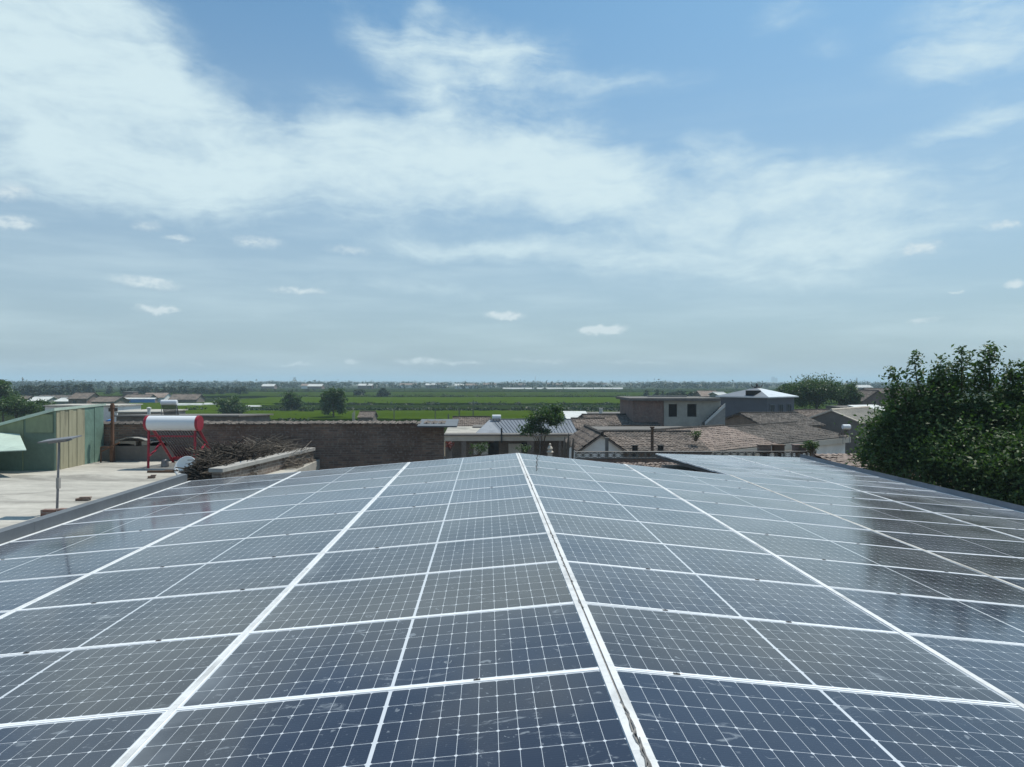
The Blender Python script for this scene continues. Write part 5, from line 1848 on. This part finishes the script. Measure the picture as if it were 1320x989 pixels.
for (px0, px1, pe, pr, Y, wm, rm, tl, lab, extra) in (
        (158, 190, 514.5, 509, 228, 'brick_grey', 'tile_brown', False, 'brown roofed farmhouse at left with a blue wall strip', 'blue'),
        (183, 211, 512.5, 507, 245, 'white_wall', 'tile_pink', False, 'farmhouse with a pale pink roof and a white gable at left', None),
        (218, 253, 515, 508.5, 232, 'brick_grey', 'tile_brown', False, 'long brown farmhouse with a pink gable wall at the field edge', None),
        (88, 112, 514, 507, 190, 'brick_red', 'tile_brown', False, 'brown roofed house with a brick front among the left trees', None),
        (118, 146, 518, 512, 165, 'brick_grey', 'tile_brown', False, 'low brown roofed house just right of the shed peak', None),
        (36, 58, 517, 512, 200, 'plaster', 'white_sheet', False, 'white roofed long house among trees at far left', None),
        (70, 88, 517.5, 513.5, 196, 'plaster', 'white_sheet', False, 'small white roofed house between the left trees', None),
        (45, 82, 514, 510, 230, 'brick_grey', 'tile_grey', False, 'dark roofed house behind the white roofed houses at far left', None),
        (7, 30, 517, 511, 215, 'brick_red', 'tile_brown', False, 'brown roofed house near the left edge of the photo', None),
        (905, 928, 510.5, 504, 200, 'brick_red', 'tile_pink', False, 'pink roofed house in the fields left of the grey house', 'white'),
        (927, 938, 509, 506, 150, 'plaster', 'white_sheet', False, 'small white roofed shed left of the grey house roof', None)):
    X0, X1 = X_at(px0, Y), X_at(px1, Y)
    t_ = gable_house('farmhouse', lab, (X0, Y, 0), R(rnd.uniform(-3, 3)), X1 - X0, 7, Z_at(pe, Y), Z_at(pr, Y + 3.5), M[wm], M[rm], tiles=tl, over=.3,
                     windows=((1.2, 2.2, 1.0, 2.2),) if Z_at(pe, Y) > 2.4 else ())
    if extra:
        b = MB()
        b.box(-2 if extra == 'blue' else 0, X1 - X0 + (3 if extra == 'blue' else 0), -1.6, -1.4, 0, 1.55)
        b.build('lean_wall', M['blue' if extra == 'blue' else 'white_wall'], t_)
        b = MB()
        b.prism([(-1.7, 1.56), (-.1, 1.9), (-.1, 1.98), (-1.7, 1.64)], -2 if extra == 'blue' else 0, X1 - X0 + (3 if extra == 'blue' else 0), 'X')
        b.build('lean_roof', M['white_sheet'], t_)
b = MB()
q0 = at(189, 512, 226)
shed_house('brick_tower', 'square brick tower rising above the brown farmhouse', (X_at(158, 236), 236, 0), 0, 3.4, 3.4, Z_at(506, 236), Z_at(505.5, 239), M['brick_red'], M['dark_concrete'], over=.1)
gable_house('brick_hut', 'small brown brick hut at the foot of the tallest dark field tree', place(462, 545, 108), R(-6), 2.2, 2.6, Z_at(538, 108), Z_at(531, 109), M['brick_grey'], M['tile_brown'], tiles=True, over=.15)
b = MB()
for i in range(3):
    b.box(X_at(454, 107) + i * .15, X_at(454, 107) + i * .15 + .1, 107, 107.1, 0, 2.6 + .2 * i)
tag(b.build('stake_bundle', M['pale_concrete']), 'pale upright stakes beside the small brick hut', 'stakes')
# greenhouse strips
gh_lab = ['first long low white greenhouse tunnel right of the tower mast in the far fields', 'second long white greenhouse tunnel in the far fields', 'third long white greenhouse tunnel in the far fields', 'last long white greenhouse tunnel before the concrete house']
def tunnel(x0, x1, Y, r, lab, m='white_sheet'):
    b = MB()
    n_ = 8
    v = [(x, r * math.cos(PI * k_ / n_), r * .75 * math.sin(PI * k_ / n_)) for x in (0, x1 - x0) for k_ in range(n_ + 1)]
    f = [(k_, k_ + 1, n_ + 2 + k_, n_ + 1 + k_) for k_ in range(n_)] + [tuple(range(n_ + 1))[::-1], tuple(range(n_ + 1, 2 * n_ + 2))]
    b.mesh(v, f)
    tag(b.build('greenhouse', M[m], loc=(x0, Y, 0)), lab, 'greenhouse', 'white greenhouses in the fields')


for i in range(4):
    tunnel(X_at(648 + i * 40, 575), X_at(686 + i * 40, 575), 575 + 4 * i, 2.4, gh_lab[i])
tunnel(X_at(229, 200), X_at(262, 200), 200, 1.5, 'thin white greenhouse strip at left right of the distant heater')
tunnel(X_at(264, 204), X_at(287, 204), 204, 1.5, 'thin white greenhouse strip ending at the pale field tree')
tunnel(X_at(318, 190), X_at(336, 190), 190, 1.2, 'short white greenhouse strip right of the pale field tree')
tunnel(X_at(1212, 700), X_at(1250, 700), 700, 2.4, 'white greenhouse hidden behind the big tree')

# far village houses
fv = random.Random(9)
for (px, Y, w, rm, lab) in ((396, 620, 22, 'tile_pink', 'pale pink roofed long shed in the far village at left'), (402, 560, 14, 'white_sheet', 'white roofed shed below the pink one in the far village'),
                             (467, 640, 16, 'white_sheet', 'white far house above the small dark field tree'), (522, 760, 22, 'tile_pink', 'pinkish far house left of the upright skyline tree'), (553, 720, 14, 'white_sheet', 'white far house left of the dark skyline conifer'),
                             (565, 840, 18, 'tile_brown', 'brown far house at the dark skyline conifer'), (590, 640, 10, 'white_sheet', 'white far house above the left end of the fields'), (605, 690, 14, 'tile_pink', 'pale pink far house left of centre'),
                             (628, 820, 18, 'tile_pink', 'pink far house right of centre behind the greenhouses'), (664, 760, 20, 'tile_brown', 'brown far house behind the first greenhouse'), (712, 820, 22, 'tile_pink', 'pink far house behind the second greenhouse'),
                             (342, 560, 12, 'white_sheet', 'white far shed above the pale field tree'), (770, 900, 22, 'tile_brown', 'brown far house behind the last greenhouse'), (1112, 500, 14, 'white_sheet', 'white far shed right of the smaller dense tree')):
    gable_house('far_house', lab, (X_at(px - w * FPX / Y / 4, Y), Y, 0), R(fv.uniform(-8, 8)), w * .8, 8, 3.0, 4.6, M['white_wall' if fv.random() < .5 else 'brick_red'], M[rm], tiles=False, over=.3, group='houses of the far village')

# utility poles, masts
def pole(px, py_top, Y, r, lab, arm=False, cat='utility pole'):
    t_ = thing('utility_pole', lab, cat, (X_at(px, Y), Y, 0), 0, 'poles in the fields')
    h_ = Z_at(py_top, Y, px)
    b = MB()
    b.tube((0, 0, 0), (0, 0, h_), r, r * .7, 7)
    b.build('shaft', M['dark_concrete'], t_)
    if arm:
        b = MB()
        b.box(-.8, .8, -.05, .05, h_ - .5, h_ - .4)
        for x in (-.7, 0.25, .7):
            b.tube((x, 0, h_ - .4), (x, 0, h_ - .2), .05, .03, 6)
        b.build('crossarm', M['plaster'], t_)


pole(508, 527, 98, .07, 'bare dark post in the field left of the brick wall end')
pole(561, 528, 96, .07, 'bare dark post in the field above the brick wall end')
pole(592, 525, 92, .09, 'thicker dark post in the field right of the brick wall end')
pole(578, 534, 90, .12, 'short stubby dark post in the field between two posts')
pole(610, 516, 125, .10, 'grey utility pole with a crossarm in the field', True)
pole(497, 496, 330, .13, 'thin far pole rising beside the upright field tree')
pole(393, 490, 700, .25, 'hair thin far pole above the dark field tree')
for (px, pt, Y, w, lab) in ((690, 485.5, 1500, 2.6, 'faint lattice mast on the horizon right of centre'), (29, 486.5, 420, 1.0, 'thin lattice mast above the trees at far left'), (1104.5, 487, 800, 1.6, 'lattice mast above the smaller dense tree')):
    t_ = thing('lattice_mast', lab, 'mast', (X_at(px, Y), Y, 0))
    h_ = Z_at(pt, Y, px)
    b = MB()
    cs = [(-1, -1), (1, -1), (1, 1), (-1, 1)]
    for (cx_, cy_) in cs:
        b.tube((cx_ * w / 2, cy_ * w / 2, 0), (cx_ * w * .12, cy_ * w * .12, h_), w * .05, n=4)
    nb_ = 10
    for k_ in range(nb_):
        f0, f1 = 1 - .76 * k_ / nb_, 1 - .76 * (k_ + 1) / nb_
        for i in range(4):
            a_, c_ = cs[i], cs[(i + 1) % 4]
            b.tube((a_[0] * w / 2 * f0, a_[1] * w / 2 * f0, h_ * k_ / nb_), (c_[0] * w / 2 * f1, c_[1] * w / 2 * f1, h_ * (k_ + 1) / nb_), w * .03, n=3)
    b.build('tower', M['steel'], t_)
    b = MB()
    b.box(-w * .3, w * .3, -w * .2, w * .2, h_ * .9, h_ * .97)
    b.build('antenna', M['white_sheet'], t_)
# far tower blocks
for (px, w, pt, lab) in ((996.5, 15, 486, 'left of two pale blue hazy tower blocks on the horizon'), (1000.3, 11, 487.5, 'right of two pale blue hazy tower blocks on the horizon')):
    Y = 4200
    t_ = thing('tower_block', lab, 'tower block', (X_at(px, Y), Y, 0), R(8), 'hazy tower blocks')
    h_ = Z_at(pt, Y, px)
    b = MB()
    b.box(-w / 2, w / 2, -7, 7, 0, h_)
    b.box(-w / 5, w / 5, -3, 3, h_ + .01, h_ + 3)
    b.build('body', M['plaster'], t_)
    b = MB()
    for k_ in range(int(h_ / 3.2)):
        b.box(-w * .45, w * .45, -7.12, -7.02, k_ * 3.2 + 1, k_ * 3.2 + 2.6)
    b.build('window', M['window'], t_)
